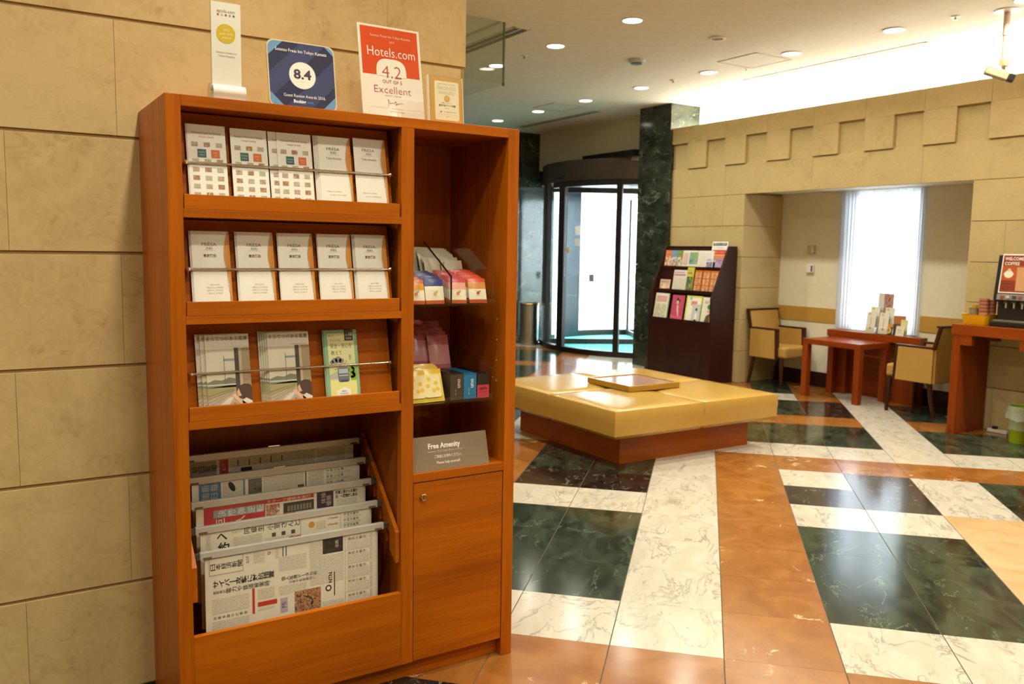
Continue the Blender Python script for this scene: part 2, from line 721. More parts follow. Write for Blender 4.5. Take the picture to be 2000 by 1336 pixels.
# ================================================================== SETTING
CEIL = 3.13
YW = 2.814          # plane of the wall behind the cabinet
XR = 7.0            # plane of the wall with the niche
XB = 7.61           # back of the niche
YN0, YN1 = 4.0, 6.47
XD = 7.27           # plane of the wall with the revolving door
YBK = 10.80
XEND = 1.56         # end of the wall behind the cabinet

# floor -------------------------------------------------------------
floor = struct(MB().box(-3.2, 7.3, -3.2, 10.9, -0.16, -0.002).box(7.3, 7.75, 3.9, 6.6, -0.16, -0.002).build('floor', GROUT))
TK = 0.4
U0, V0 = 2.934, 0.116
S2 = math.sqrt(0.5)


def tcol(j, k):
    if j >= 6:
        j = 4 + (j % 2)
    if j in (4, 5):
        if k == 7 or k == 11 or k in (14, 15):
            return 'O'
        if k == 8:
            return 'W'
        return 'G' if k > 4 else 'C'
    if j == 3:
        return 'O' if k == 7 else ('C' if k <= 4 else 'W')
    if j in (1, 2):
        if k == -1 or k in (7, 11):
            return 'O'
        if k in (0, 4, 8):
            return 'W'
        if k in (1, 2, 3, 9, 10):
            return 'G'
        if k == 5:
            return 'D'
        if k == 6:
            return 'W' if j == 1 else 'D'
        if k in (12, 13):
            return 'G' if j == 1 else 'D'
        if k >= 14:
            return ('W' if k == 14 else 'G') if j == 1 else 'O'
        return 'D'
    if j == 0:
        if k == 8:
            return 'W'
        if k in (9, 10, 12, 13):
            return 'G'
        return 'O'
    if j == -1:
        return 'O' if k == -1 else ('W' if k >= 0 else 'D')
    if j in (-2, -3):
        if k in (-1,):
            return 'O'
        if k in (0, 4):
            return 'W'
        if k == 5 or k < -1:
            return 'D'
        if k >= 10:
            return 'W' if j == -3 else 'G'
        return 'G'
    if j == -4:
        if k in (5, 6, 7, -1):
            return 'O'
        return 'W' if k >= 8 or k in (0, 4) else 'D'
    if j == -5:
        return 'O' if k >= 12 else 'G'
    if k in (18, 22):
        return 'O'
    return 'W' if k == 23 else 'G'


TM = {'W': T_WHITE, 'G': T_GREEN, 'O': T_ORANGE, 'D': T_DARK, 'C': T_CREAM}


def room_has(x, y):
    if y < YN0 or y > YN1:
        return -3.1 < x < (7.05 if y < 7.6 else 7.3) and -3.1 < y < 10.85
    return -3.1 < x < 7.66


def clip(poly, a, b, c):
    """keep a*x + b*y <= c"""
    out = []
    for i, p in enumerate(poly):
        q = poly[(i + 1) % len(poly)]
        dp, dq = a * p[0] + b * p[1] - c, a * q[0] + b * q[1] - c
        if dp <= 0:
            out.append(p)
        if dp * dq < 0:
            t = dp / (dp - dq)
            out.append((p[0] + t * (q[0] - p[0]), p[1] + t * (q[1] - p[1])))
    return out


fpx = 1664.5
Mi = cam.matrix_world.inverted()


def seen(x, y, z=0.0, mx=40):
    c = Mi @ Vector((x, y, z))
    if c.z > -0.3:
        return False
    px, py = 1000 + fpx * c.x / -c.z, 668 - fpx * c.y / -c.z
    return -mx < px < 2000 + mx and -mx < py < 1336 + mx


hg = TK / 2 - 0.0012
hx_, hy_ = TK / 2 - 0.0005, TK / 2 - 0.0021
tile_mesh = {}
for key, mt in TM.items():
    mb = MB().box(-hx_, hx_, -hy_, hy_, -0.012, 0.0)
    mb.mats = [mt]
    tile_mesh[key] = mb.mesh('tile')
cand = []
for j in range(-18, 22):
    for k in range(-20, 30):
        u, v = U0 + (k + .5) * TK, V0 + (j + .5) * TK
        x, y = (u + v) * S2, (u - v) * S2
        cs = [(x + (a - b) * 0, y) for a, b in ((0, 0),)]
        h = TK * S2
        corners = [(x + h, y), (x, y + h), (x - h, y), (x, y - h)]
        ins = [room_has(*c) for c in corners] + [room_has(x, y)]
        if not any(ins):
            continue
        if x < XEND and y > YW + .3:
            continue
        hid = (y > 2.85 and x < XEND) or (0.5 < x < 1.48 and 2.46 < y < 2.8)
        vis = (seen(x, y) or any(seen(*c, mx=0) for c in corners)) and not hid and math.hypot(x, y) > 1.0
        # hidden by the cabinet
        cand.append((j, k, x, y, all(ins), vis))
single = sorted([c for c in cand if c[5]], key=lambda c: math.hypot(c[2], c[3]))[:300]
sset = {(c[0], c[1]) for c in single}
rest = MB()
for j, k, x, y, whole, vis in cand:
    key = tcol(j, k)
    if whole:
        if (j, k) in sset:
            o = bpy.data.objects.new('tile', tile_mesh[key])
            COL.objects.link(o)
            o.location = (x, y, 0)
            o.rotation_euler = (0, 0, R(45))
            o.parent = floor
        else:
            h = hg * math.sqrt(2)
            rest.prism([(x + h, y), (x, y + h), (x - h, y), (x, y - h)], 'z', -0.012, 0.0, TM[key])
    else:
        h = hg * math.sqrt(2)
        poly = [(x + h, y), (x, y + h), (x - h, y), (x, y - h)]
        if YN0 - .3 < y < YN1 + .3 and x > 6.7:
            poly = clip(poly, 1, 0, 7.66)
            if not (YN0 < y < YN1) and x > 7.02:
                continue
        else:
            poly = clip(poly, 1, 0, 7.05 if y < 7.6 else 7.29)
        poly = clip(poly, -1, 0, 3.1)
        poly = clip(poly, 0, -1, 3.1)
        poly = clip(poly, 0, 1, 10.85)
        if len(poly) < 3:
            continue
        if (j, k) in sset:
            b2 = MB().prism([(a - x, b - y) for a, b in poly], 'z', -0.012, 0.0)
            o = b2.build('tile', TM[key], None)
            o.location = (x, y, 0)
            o.parent = floor
        else:
            rest.prism(poly, 'z', -0.012, 0.0, TM[key])
ro = rest.build('tile_field', None, floor)
ro['kind'] = 'stuff'

# ceiling -----------------------------------------------------------
ceiling = struct(MB().box(-3.2, 7.6, -3.2, 10.9, CEIL, CEIL + 0.12).build('ceiling', CEILM))


def clad(parent, axis, plane, depth, a0, a1, z0, z1, pitch_a, start, mat, gap_z=0.008, gap_a=0.0016, outward=-1, zrows=None, alt=True, skip=None, bev=0.0015):
    """stone blocks in running bond on a wall plane: axis 'x' -> wall runs along x at y = plane"""
    rows = zrows
    for r_i, (zb, zt) in enumerate(rows):
        off = start + (pitch_a / 2 if (alt and r_i % 2) else 0)
        n0 = math.floor((a0 - off) / pitch_a)
        a = off + n0 * pitch_a
        while a < a1 - 1e-4:
            b0, b1 = max(a, a0), min(a + pitch_a, a1)
            a += pitch_a
            if b1 - b0 < 0.02:
                continue
            if skip and skip(b0, b1, zb, zt):
                continue
            ga = gap_a / 2
            p0, p1 = plane, plane + (-outward) * depth
            cx, cz = (b0 + b1) / 2, (zb + zt) / 2
            hw, hh = (b1 - b0) / 2 - ga, (zt - zb) / 2 - gap_z / 2
            if axis == 'x':
                mb = MB().box(-hw, hw, 0, p1 - p0, -hh, hh)
                loc = (cx, p0, cz)
            else:
                mb = MB().box(0, p1 - p0, -hw, hw, -hh, hh)
                loc = (p0, cx, cz)
            o = mb.build('stone_block', mat, None, bevel=bev, seg=1)
            o.location = loc
            o.parent = parent


CZ = [2.747, 2.404, 2.061, 1.718, 1.375, 1.034, 0.690, 0.347, 0.0]
# wall behind the cabinet
wall_left = struct(MB().box(-3.2, XEND - 0.004, YW + 0.005, YW + 0.30, 0, CEIL).build('wall_left', plain('stone_joint', 'A98A58', 0.9)))
rowsL = [(CZ[i + 1], CZ[i]) for i in range(len(CZ) - 1)] + [(2.747, CEIL)]
rowsL = rowsL[::-1]
# list from the top: CEIL-2.747, 2.747-2.404, 2.404-2.061 (joint 1.25), 2.061-1.718 (joint .378) ...
rowsL = [(2.747, CEIL)] + [(CZ[i + 1], CZ[i]) for i in range(len(CZ) - 1)]
clad(wall_left, 'x', YW, 0.02, -3.0, XEND, 0, CEIL, 0.58, 0.09, STONE, 0.010, 0.0007, -1, rowsL, bev=.0008)
for o in wall_left.children:
    pass
# return of that wall, running away from the viewer
wall_return = struct(MB().box(XEND - 0.30, XEND - 0.002, YW + 0.30, YBK, 0, CEIL).build('wall_return', STONE))
# far wall of green marble
wall_back = struct(MB().box(1.2, XD + .3, YBK + .02, YBK + .2, 0, CEIL).build('wall_back', GREENM))
for i in range(8):
    for q, (zb, zt) in enumerate(((0, .78), (.78, 1.56), (1.56, 2.34), (2.34, CEIL))):
        x0 = 1.56 + i * .72
        o = MB().box(-.359, .359, 0, .02, -(zt - zb) / 2 + .001, (zt - zb) / 2 - .001).build('marble_slab', GREENM)
        o.location = (x0 + .36, YBK, (zb + zt) / 2)
        o.parent = wall_back
# walls out of view that close the room
wall_near = struct(MB().box(-3.2, 7.3, -3.4, -3.2, 0, CEIL).build('wall_near', PAINT))
wall_side = struct(MB().box(-3.4, -3.2, -3.4, YW + .3, 0, CEIL).build('wall_side', PAINT))

# wall with the niche -----------------------------------------------
JOINT = MATS['stone_joint']
mb = MB()
mb.box(XR + .042, XR + .16, YN1 + .02, 7.62, 0, 2.80)
mb.box(XR + .042, XR + .16, -3.2, YN0, 0, 2.80)
mb.box(XR + .042, XR + .16, YN0, YN1 + .02, 2.06, 2.80)
wall_right = struct(mb.build('wall_right', JOINT))
Z2 = [2.035, 1.70, 1.365, 1.034, 0.690, 0.347, 0.0]
rows2 = [(Z2[i + 1], Z2[i]) for i in range(6)]
clad(wall_right, 'y', XR, .04, YN1, 7.60, 0, 0, .5745, 6.768, STONE2, .005, .0014, -1, rows2)
clad(wall_right, 'y', XR, .04, 1.6, YN0, 0, 0, .5745, 4.0, STONE2, .005, .0014, -1, rows2)
clad(wall_right, 'y', XR, .04, 1.6, 7.60, 0, 0, .5745 * 2, 4.464, STONE2, .003, .0012, -1, [(2.035, 2.36)], False)
clad(wall_right, 'y', XR - .018, .055, 1.6, 7.60, 0, 0, .5745, 4.464, STONE2, .0008, .0012, -1, [(2.652, 2.838)], False)
rec = []
a = 7.342
while a > 1.5:
    rec.append((a, a + .279))
    a -= .5745
for a, b in rec:
    b = min(b, 7.60)
    o = MB().box(0, .02, -(b - a) / 2, (b - a) / 2, -.146, .146).build('stone_block', STONE2)
    o.location = (XR + .014, (a + b) / 2, 2.506)
    o.parent = wall_right
    t0, t1 = a - .5745 + .279, a
    o = MB().box(-.018, .04, -(t1 - t0) / 2 + .0006, (t1 - t0) / 2 - .0006, -.146, .146).build('stone_block', STONE2, bevel=.001, seg=1)
    o.location = (XR, (t0 + t1) / 2, 2.506)
    o.parent = wall_right
# plain run of the same wall, nearer than the view
o = MB().box(XR, XR + .04, -3.2, 1.6, 0, 2.838).build('stone_facing', STONE2, wall_right)
# niche: reveal, back, ceiling
niche_side = struct(MB().box(XR + .04, XB + .1, YN1 + .02, YN1 + .12, 0, 2.2).build('wall_niche_side', JOINT))
clad(niche_side, 'x', YN1, .02, XR, XB, 0, 0, .61, XR, STONE2, .004, .001, -1, rows2, False)
wall_niche_near = struct(MB().box(XR + .04, XB + .1, YN0 - .12, YN0, 0, 2.2).build('wall_niche_near', STONE2))
WY0, WY1, WZ0, WZ1 = 4.80, 5.66, 0.66, 2.06
mb = MB()
mb.box(XB, XB + .14, YN0 - .1, WY0, 0, 2.2)
mb.box(XB, XB + .14, WY1, YN1 + .1, 0, 2.2)
mb.box(XB, XB + .14, WY0, WY1, 0, WZ0)
wall_niche = struct(mb.build('wall_niche_back', PAINT))
niche_top = struct(MB().box(XR + .165, XB + .14, YN0 - .1, YN1 + .1, 2.06, 2.16).build('niche_ceiling', WHITEP))
baseboard_niche = struct(MB().box(XB - .014, XB, YN0, YN1, 0, .157).build('baseboard_niche', DARKW, bevel=.002))
trim_1 = struct(MB().box(XB - .008, XB, 5.70, YN1, .69, .842).build('trim_1', BAND))
trim_2 = struct(MB().box(XB - .008, XB, YN0, 4.765, .69, .842).build('trim_2', BAND))
# window
win = struct(MB().box(XB + .05, XB + .09, WY0, WY1, WZ0, WZ0 + .045).box(XB + .05, XB + .09, WY0, WY1, WZ1 - .04, WZ1)
             .box(XB + .05, XB + .09, WY0, WY0 + .04, WZ0, WZ1).box(XB + .05, XB + .09, WY1 - .04, WY1, WZ0, WZ1)
             .box(XB + .05, XB + .09, 5.215, 5.245, WZ0, WZ1).build('window_1', BRONZE))
MB().box(XB + .067, XB + .073, WY0 + .04, 5.215, WZ0 + .045, WZ1 - .04).build('pane', GLASS, win)
MB().box(XB + .067, XB + .073, 5.245, WY1 - .04, WZ0 + .045, WZ1 - .04).build('pane', GLASS, win)
# cove above the wall: trough and its back
cove = struct(MB().box(XR + .16, 7.45, -3.2, 7.60, 2.74, 2.76).box(7.40, 7.45, -3.2, 7.60, 2.76, CEIL).build('cove_trough', WHITEP))
# end of the cove / pillar of green marble
pillar = struct(MB().box(6.965, 7.40, 7.615, 8.14, 0, CEIL).build('marble_pillar', GREENM))
for zb, zt in ((0, .62), (.62, 1.25), (1.25, 1.88), (1.88, 2.51), (2.51, CEIL)):
    for (x0, x1, y0, y1) in ((6.95, 6.97, 7.60, 8.155), (6.97, 7.40, 7.60, 7.618), (6.97, 7.32, 8.138, 8.155)):
        o = MB().box(-(x1 - x0) / 2, (x1 - x0) / 2, -(y1 - y0) / 2, (y1 - y0) / 2, -(zt - zb) / 2 + .0008, (zt - zb) / 2 - .0008).build('marble_slab', GREENM)
        o.location = ((x0 + x1) / 2, (y0 + y1) / 2, (zb + zt) / 2)
        o.parent = pillar
# wall over the revolving door
DC, DR = (8.547, 9.686), 1.618
mb = MB().box(XD, XD + .15, 8.14, YBK + .02, 2.58, CEIL)
mb.box(XD, XD + .15, 8.14, 8.40, 0, 2.58)
wall_door = struct(mb.build('wall_door', PAINT))
# outdoors
pave = struct(MB().box(7.3, 40, -12, 40, -.2, -.03).build('pavement', plain('pale_paving', 'B8B8B4', 0.9)))

# ================================================================== REVOLVING DOOR
rd = thing('revolving_door', 'dark bronze revolving glass door letting in white daylight', 'door', (DC[0], DC[1], 0))
MB().lathe([(DR - .02, .0), (DR - .02, .006)], (DC[0], DC[1], 0), 64).build('mat', plain('turquoise_mat', '5FC4BC', 0.95), rd)
MB().arc(DC, DR - .05, DR + .02, 0, .075, 118, 262, 40).build('base_ring', BRONZE, rd, smooth=True)
MB().arc(DC, DR - .06, DR + .015, 2.345, 2.62, 118, 262, 48).build('header_ring', plain('bronze_header', '5A5046', .3, .85), rd, smooth=True)
MB().lathe([(DR - .05, 2.36), (DR - .05, 2.60)], (DC[0], DC[1], 0), 64).build('canopy', BRONZE, rd, smooth=True)
MB().arc(DC, DR - .045, DR + .005, 2.27, 2.345, 170, 262, 30).build('door_head_rail', BRONZE, rd, smooth=True)
MB().box(XD - .10, XD + .05, 8.50, 9.6, 2.62, 2.70).build('header_box', BRONZE, rd, bevel=.003)
for a0, a1 in ((154, 163), (176.5, 181.5), (211.9, 214.6), (228, 232)):
    MB().arc(DC, DR - .045, DR + .01, .075, 2.345, a0, a1, 4).build('post', BRONZE, rd)
for a0, a1 in ((163, 176.5), (181.5, 211.9), (214.6, 228)):
    MB().arc(DC, DR - .022, DR - .012, .075, 2.345, a0, a1, 10).build('glass_panel', GLASS, rd, smooth=True)
# outer half of the drum
MB().arc(DC, DR - .05, DR + .02, 0, 2.35, 95, 110, 6).build('outer_jamb', plain('blue_black_metal', '1D2730', .3, .5), rd)
MB().arc(DC, DR - .05, DR + .02, 0, .10, -60, 95, 24).build('outer_base', BRONZE, rd)
for a0, a1 in ((40, 44), (-46, -42)):
    MB().arc(DC, DR - .045, DR + .01, .0, 2.35, a0, a1, 3).build('post', BRONZE, rd)
MB().lathe([(.04, .006), (.04, 2.36)], (DC[0], DC[1], 0), 16).build('shaft', BRONZE, rd, smooth=True)
for q, wa in enumerate((62, 152, 242, 332)):
    ca, sa = math.cos(R(wa)), math.sin(R(wa))
    wing = MB()

    def wb(r0, r1, z0, z1, t=.02):
        vs = []
        for z in (z0, z1):
            for r_, s_ in ((r0, -t), (r1, -t), (r1, t), (r0, t)):
                vs.append((DC[0] + r_ * ca - s_ * sa, DC[1] + r_ * sa + s_ * ca, z))
        return vs, [(0, 3, 2, 1), (4, 5, 6, 7), (0, 1, 5, 4), (1, 2, 6, 5), (2, 3, 7, 6), (3, 0, 4, 7)]
    for args in ((.04, .09, .02, 2.33), (DR - .12, DR - .06, .02, 2.33), (.09, DR - .12, .02, .10), (.09, DR - .12, 2.25, 2.33)):
        wing.add(*wb(*args))
    wo = wing.build('wing', BRONZE, rd)
    g = MB()
    g.add(*wb(.09, DR - .12, .10, 2.25, .004))
    g.build('pane', GLASS, wo)
    hb = MB()
    hb.add(*wb(.85, .92, .95, 1.06, .03))
    hb.build('push_pad', GREYP, wo)
# stickers on the curved glass
for az, z, w, h, c in ((184.2, 1.37, .05, .08, 'C9A24A'), (190.5, 1.62, .09, .12, 'EDEDED'), (190.5, 1.47, .09, .10, 'DADADA')):
    MB().arc(DC, DR - .010, DR - .008, z, z + h, az - w / DR * 28, az + w / DR * 28, 3).build('sticker', P(c), rd)
MB().arc(DC, DR + .012, DR + .03, 2.40, 2.44, 174, 180, 4).build('sensor', BLACKP, rd)
tri = MB()

# bin by the far wall
bn = thing('umbrella_bin', 'cylindrical steel bin against the green marble far wall', 'bin', (6.97, 10.55, 0))
MB().lathe([(.14, .0), (.14, .62), (.125, .62), (.125, .05), (0, .05)], (6.97, 10.55, 0), 32).build('body', STEEL, bn, smooth=True)
MB().lathe([(.144, .595), (.15, .61), (.144, .625), (.12, .625)], (6.97, 10.55, 0), 32, cap=False).build('rim', plain('brass_rim', 'B89A5A', .3, .9), bn, smooth=True)

# building across the street
bd = thing('building', 'pale building across the street beyond the revolving door', 'building', (22, 24, 0))
MB().box(20, 26, 14, 40, -.03, 12).build('facade', plain('pale_render', 'D8D4CC', .9), bd)
for i in range(6):
    for k in range(3):
        wv = MB().box(19.96, 20.02, 15 + i * 4, 17.2 + i * 4, .8 + k * 3.6, 2.9 + k * 3.6).build('window', plain('dull_window', '8A949C', .2), bd)
        MB().box(19.94, 19.97, 16.05 + i * 4, 16.15 + i * 4, .8 + k * 3.6, 2.9 + k * 3.6).build('mullion', WHITEPL, wv)

# ================================================================== CEILING FITTINGS
def place_words(x, y):
    return ''


def downlight(x, y, label):
    t = thing('downlight', label, 'ceiling light', (x, y, CEIL), group='round recessed downlights in the ceiling')
    MB().lathe([(.074, -.001), (.084, -.001), (.086, -.006), (.074, -.009), (.072, -.004)], (x, y, CEIL), 28, cap=False).build('trim_ring', WHITEPL, t, smooth=True)
    MB().lathe([(.0, -.003), (.073, -.003)], (x, y, CEIL), 28, cap=False).build('diffuser', LAMPM, t)
    l = bpy.data.lights.new('downlight_lamp', 'AREA')
    l.shape = 'DISK'
    l.size = .13
    l.energy = DOWN_W
    l.color = WARM
    l.spread = R(140)
    lo = bpy.data.objects.new('downlight_lamp', l)
    COL.objects.link(lo)
    lo.location = (0, 0, -.013)
    lo.parent = t
    return t


NEARN = {
    (4.26, 5.12): 'downlight at the upper middle of the picture, largest of the left row',
    (4.26, 6.12): 'downlight beside the end of the hanging glass screen',
    (4.26, 7.08): 'downlight seen through the hanging glass screen',
    (6.06, 4.168): 'largest downlight of the right row, near the camera bracket',
    (6.06, 5.147): 'downlight beside the left end of the slotted air vent',
    (6.06, 6.129): 'downlight just left of the square ceiling hatch by the bright cove',
    (6.06, 7.104): 'downlight nearest the top of the marble pillar',
    (6.06, 8.079): 'downlight beside the far ceiling hatch, third from the cabinet top',
    (6.06, 9.056): 'downlight second from the cabinet top in the far row',
    (6.06, 10.03): 'farthest downlight, just over the right end of the cabinet',
}
for (x, y), lb in NEARN.items():
    downlight(x, y, lb)
NTHW = ['first', 'second', 'third', 'fourth', 'fifth', 'sixth', 'seventh']
for x, ys, where in ((6.06, (3.19, 2.21, 1.24, .26, -.71, -1.69), 'along the niche wall'), (4.26, (4.14, 3.17, 2.2, 1.2, .2, -.8), 'over the middle of the lobby'),
                     (2.46, (5.1, 4.14, 3.17, 2.2, 1.2, .2, -.8), 'right of the cabinet'), (.66, (2.0, 1.2, .2, -.8), 'above the cabinet front'),
                     (-1.14, (2.0, 1.2, .2, -.8), 'left of the cabinet'), (4.26, (8.06, 9.05), 'hidden behind the wall end')):
    for i, y in enumerate(ys):
        downlight(x, y, 'recessed downlight outside the picture, ' + NTHW[i] + ' of the row ' + where)

sp = thing('ceiling_speaker', 'round tan ceiling speaker right of the largest left downlight', 'speaker', (5.162, 5.137, CEIL))
MB().lathe([(.07, -.001), (.072, -.006), (.06, -.012), (.048, -.010)], (5.162, 5.137, CEIL), 24, cap=False).build('rim', WHITEPL, sp, smooth=True)
MB().lathe([(0, -.008), (.05, -.010)], (5.162, 5.137, CEIL), 24, cap=False).build('grille', plain('tan_grille', 'A08060', .7), sp)
sd = thing('smoke_detector', 'round white smoke detector in the middle of the ceiling', 'smoke detector', (5.152, 6.114, CEIL))
MB().lathe([(.075, 0), (.078, -.012), (.066, -.03), (.03, -.038), (0, -.038)], (5.152, 6.114, CEIL), 24, cap=False).build('body', plain('pale_blue_plastic', 'C4C8CC', .5), sd, smooth=True)
MB().lathe([(.055, -.034), (.05, -.042), (.02, -.045), (0, -.045)], (5.152, 6.114, CEIL), 18, cap=False).build('chamber', GREYP, sd, smooth=True)
for x, y, lb in ((4.244, 6.582, 'small fire sprinkler left of the smoke detector'), (6.047, 6.604, 'small fire sprinkler between two far downlights near the pillar'), (6.078, 3.695, 'small fire sprinkler between the big downlight and the camera bracket'), (6.22, 5.80, 'small fire sprinkler at the edge of the square hatch')):
    s_ = thing('sprinkler', lb, 'sprinkler', (x, y, CEIL), group='ceiling sprinklers')
    MB().lathe([(.034, 0), (.034, -.004), (.02, -.008)], (x, y, CEIL), 16).build('plate', WHITEPL, s_, smooth=True)
    MB().lathe([(.007, -.006), (.007, -.022), (.014, -.024), (.014, -.027), (0, -.027)], (x, y, CEIL), 12).build('head', plain('brass', 'A88650', .35, .9), s_, smooth=True)


def hatch(x0, x1, y0, y1, label):
    h = thing('access_hatch', label, 'hatch', ((x0 + x1) / 2, (y0 + y1) / 2, CEIL), group='square ceiling hatches')
    mb = MB()
    w = .012
    mb.box(x0, x1, y0, y0 + w, CEIL - .004, CEIL).box(x0, x1, y1 - w, y1, CEIL - .004, CEIL).box(x0, x0 + w, y0, y1, CEIL - .004, CEIL).box(x1 - w, x1, y0, y1, CEIL - .004, CEIL)
    mb.build('frame', plain('hatch_frame', 'B8A88A', .6), h)
    MB().box(x0 + .016, x1 - .016, y0 + .016, y1 - .016, CEIL - .002, CEIL).build('panel', CEILM, h)


hatch(5.80, 6.25, 5.30, 5.76, 'square ceiling hatch beside the slotted vent')
hatch(5.86, 6.30, 8.43, 8.88, 'square ceiling hatch near the revolving door')


def slot_vent(x, y0, y1, n, label, w=.10):
    v = thing('slot_vent', label, 'air vent', (x, (y0 + y1) / 2, CEIL))
    mb = MB()
    t = .014
    mb.box(x - w / 2, x - w / 2 + t, y0, y1, CEIL - .006, CEIL).box(x + w / 2 - t, x + w / 2, y0, y1, CEIL - .006, CEIL)
    mb.box(x - w / 2, x + w / 2, y0, y0 + t, CEIL - .006, CEIL).box(x - w / 2, x + w / 2, y1 - t, y1, CEIL - .006, CEIL)
    mb.build('frame', WHITEPL, v)
    L = (y1 - y0 - 2 * t) / n
    for i in range(n):
        a = y0 + t + i * L
        MB().box(x - w / 2 + t, x + w / 2 - t, a + .01, a + L - .01, CEIL - .002, CEIL).build('slot', plain('vent_dark', '6E6250', .8), v)
        MB().box(x - .006, x + .006, a + .01, a + L - .01, CEIL - .005, CEIL - .002).build('blade', WHITEPL, v)


slot_vent(6.64, 4.24, 6.19, 3, 'long slotted air vent in front of the bright cove', .09)
slot_vent(3.72, 5.80, 8.2, 2, 'slotted air vent behind the hanging glass screen', .16)
slot_vent(6.64, 8.57, 10.38, 2, 'slotted air vent in front of the revolving door', .13)
# hanging glass smoke screen
gs = thing('smoke_screen', 'clear hanging glass screen under the ceiling past the wall end', 'glass screen', (3.49, 5.70, CEIL))
MB().box(XEND, 3.486, 5.697, 5.703, 2.66, CEIL - .012).build('pane', SMOKEG, gs)
MB().box(3.487, 3.493, 5.703, YBK, 2.66, CEIL - .012).build('pane', SMOKEG, gs)
MB().box(XEND, 3.50, 5.685, 5.715, CEIL - .012, CEIL).box(3.475, 3.505, 5.715, YBK, CEIL - .012, CEIL).build('channel', WHITEPL, gs)
MB().box(3.482, 3.498, 5.692, 5.708, 2.648, 2.672).build('corner_clip', GREYP, gs)
MB().box(3.4835, 3.4965, 5.6935, 5.7065, 2.672, CEIL - .012).build('corner_bead', plain('glass_edge', '6E7A66', .3), gs)
# cove tubes
for i in range(9):
    y0 = -3.1 + i * 1.19
    c = thing('cove_tube', 'glowing tube lamp hidden in the wall cove, ' + ['first', 'second', 'third', 'fourth', 'fifth', 'sixth', 'seventh', 'eighth', 'ninth'][8 - i] + ' from the marble pillar', 'tube light', (7.27, y0 + .58, 2.76), group='tube lamps in the cove')
    MB().lathe([(.016, -.56), (.016, .56)], (7.27, y0 + .58, 2.80), 12, ax='y').build('tube', TUBEM, c, smooth=True)
    MB().box(7.25, 7.29, y0 + .0, y0 + 1.16, 2.76, 2.782).build('batten', WHITEPL, c)

# surveillance camera
cc = thing('security_camera', 'pale security camera hanging from the ceiling on a pole', 'camera', (6.22, 3.40, CEIL))
MB().lathe([(.085, 0), (.085, -.006), (.03, -.012)], (6.22, 3.40, CEIL), 28).build('ceiling_plate', WHITEPL, cc, smooth=True)
MB().lathe([(.022, 3.13), (.022, 2.96), (.0175, 2.955), (.0175, 2.80)], (6.22, 3.40, 0), 14).build('pole', plain('pinkish_pole', 'C8B0A0', .5), cc, smooth=True)
MB().box(6.19, 6.245, 3.375, 3.42, 2.745, 2.80).lathe([(.014, 2.72), (.014, 2.75)], (6.22, 3.40, 0), 10).build('joint', plain('beige_joint', 'B89C78', .5), cc, bevel=.004)
cb = MB()
dirv = Vector((0.62, -0.70, -0.36)).normalized()
sidev = dirv.cross(Vector((0, 0, 1))).normalized()
upv = sidev.cross(dirv)
o0 = Vector((6.205, 3.415, 2.695))


def obox(b, a0, a1, s_, u0, u1, mat=None):
    vs = []
    for al in (a0, a1):
        for ss, uu in ((-s_, u0), (s_, u0), (s_, u1), (-s_, u1)):
            vs.append(o0 + dirv * al + sidev * ss + upv * uu)
    b.add(vs, [(0, 1, 2, 3), (7, 6, 5, 4), (0, 4, 5, 1), (1, 5, 6, 2), (2, 6, 7, 3), (3, 7, 4, 0)], mat)


obox(cb, -.10, .055, .030, -.032, .03)
cb.build('body', plain('khaki_plastic', 'A89878', .5), cc, bevel=.008)
cb = MB()
obox(cb, .055, .10, .027, -.03, .026)
cb.build('lens', BLACKP, cc, bevel=.008)
MB().tube([(6.205, 3.39, 2.745), (6.16, 3.44, 2.735), (6.10, 3.53, 2.728), (6.08, 3.545, 2.715), (6.13, 3.50, 2.70)], .0035, 6).build('cable', WHITEPL, cc, smooth=True)

# ================================================================== DISPLAY CABINET
CX0, CX1, CY0, CY1, CT = .440, 1.537, 2.404, 2.812, 1.797
cab = thing('display_cabinet', 'tall cherry wood display cabinet with leaflets and newspapers against the stone wall', 'cabinet', ((CX0 + CX1) / 2, (CY0 + CY1) / 2, 0))
BV = .0015
MB().box(CX0, .480, CY0, CY1, 0, CT).build('side_panel', WOODZ, cab, bevel=BV)
MB().box(1.495, CX1, CY0, CY1, 0, CT).build('side_panel', WOODZ, cab, bevel=BV)
MB().box(.480, 1.495, CY0, CY1, 1.767, CT).build('top_panel', WOODX, cab, bevel=BV)
MB().box(1.115, 1.157, CY0, CY0 + .03, .062, 1.767).build('stile', WOODZ, cab, bevel=BV)
MB().box(1.124, 1.144, CY0 + .03, CY1 - .012, .062, 1.767).build('partition', WOODZ, cab)
MB().box(.480, 1.495, CY1 - .012, CY1, 0, 1.767).build('back_panel', WOODZ, cab)
TILT = R(11)
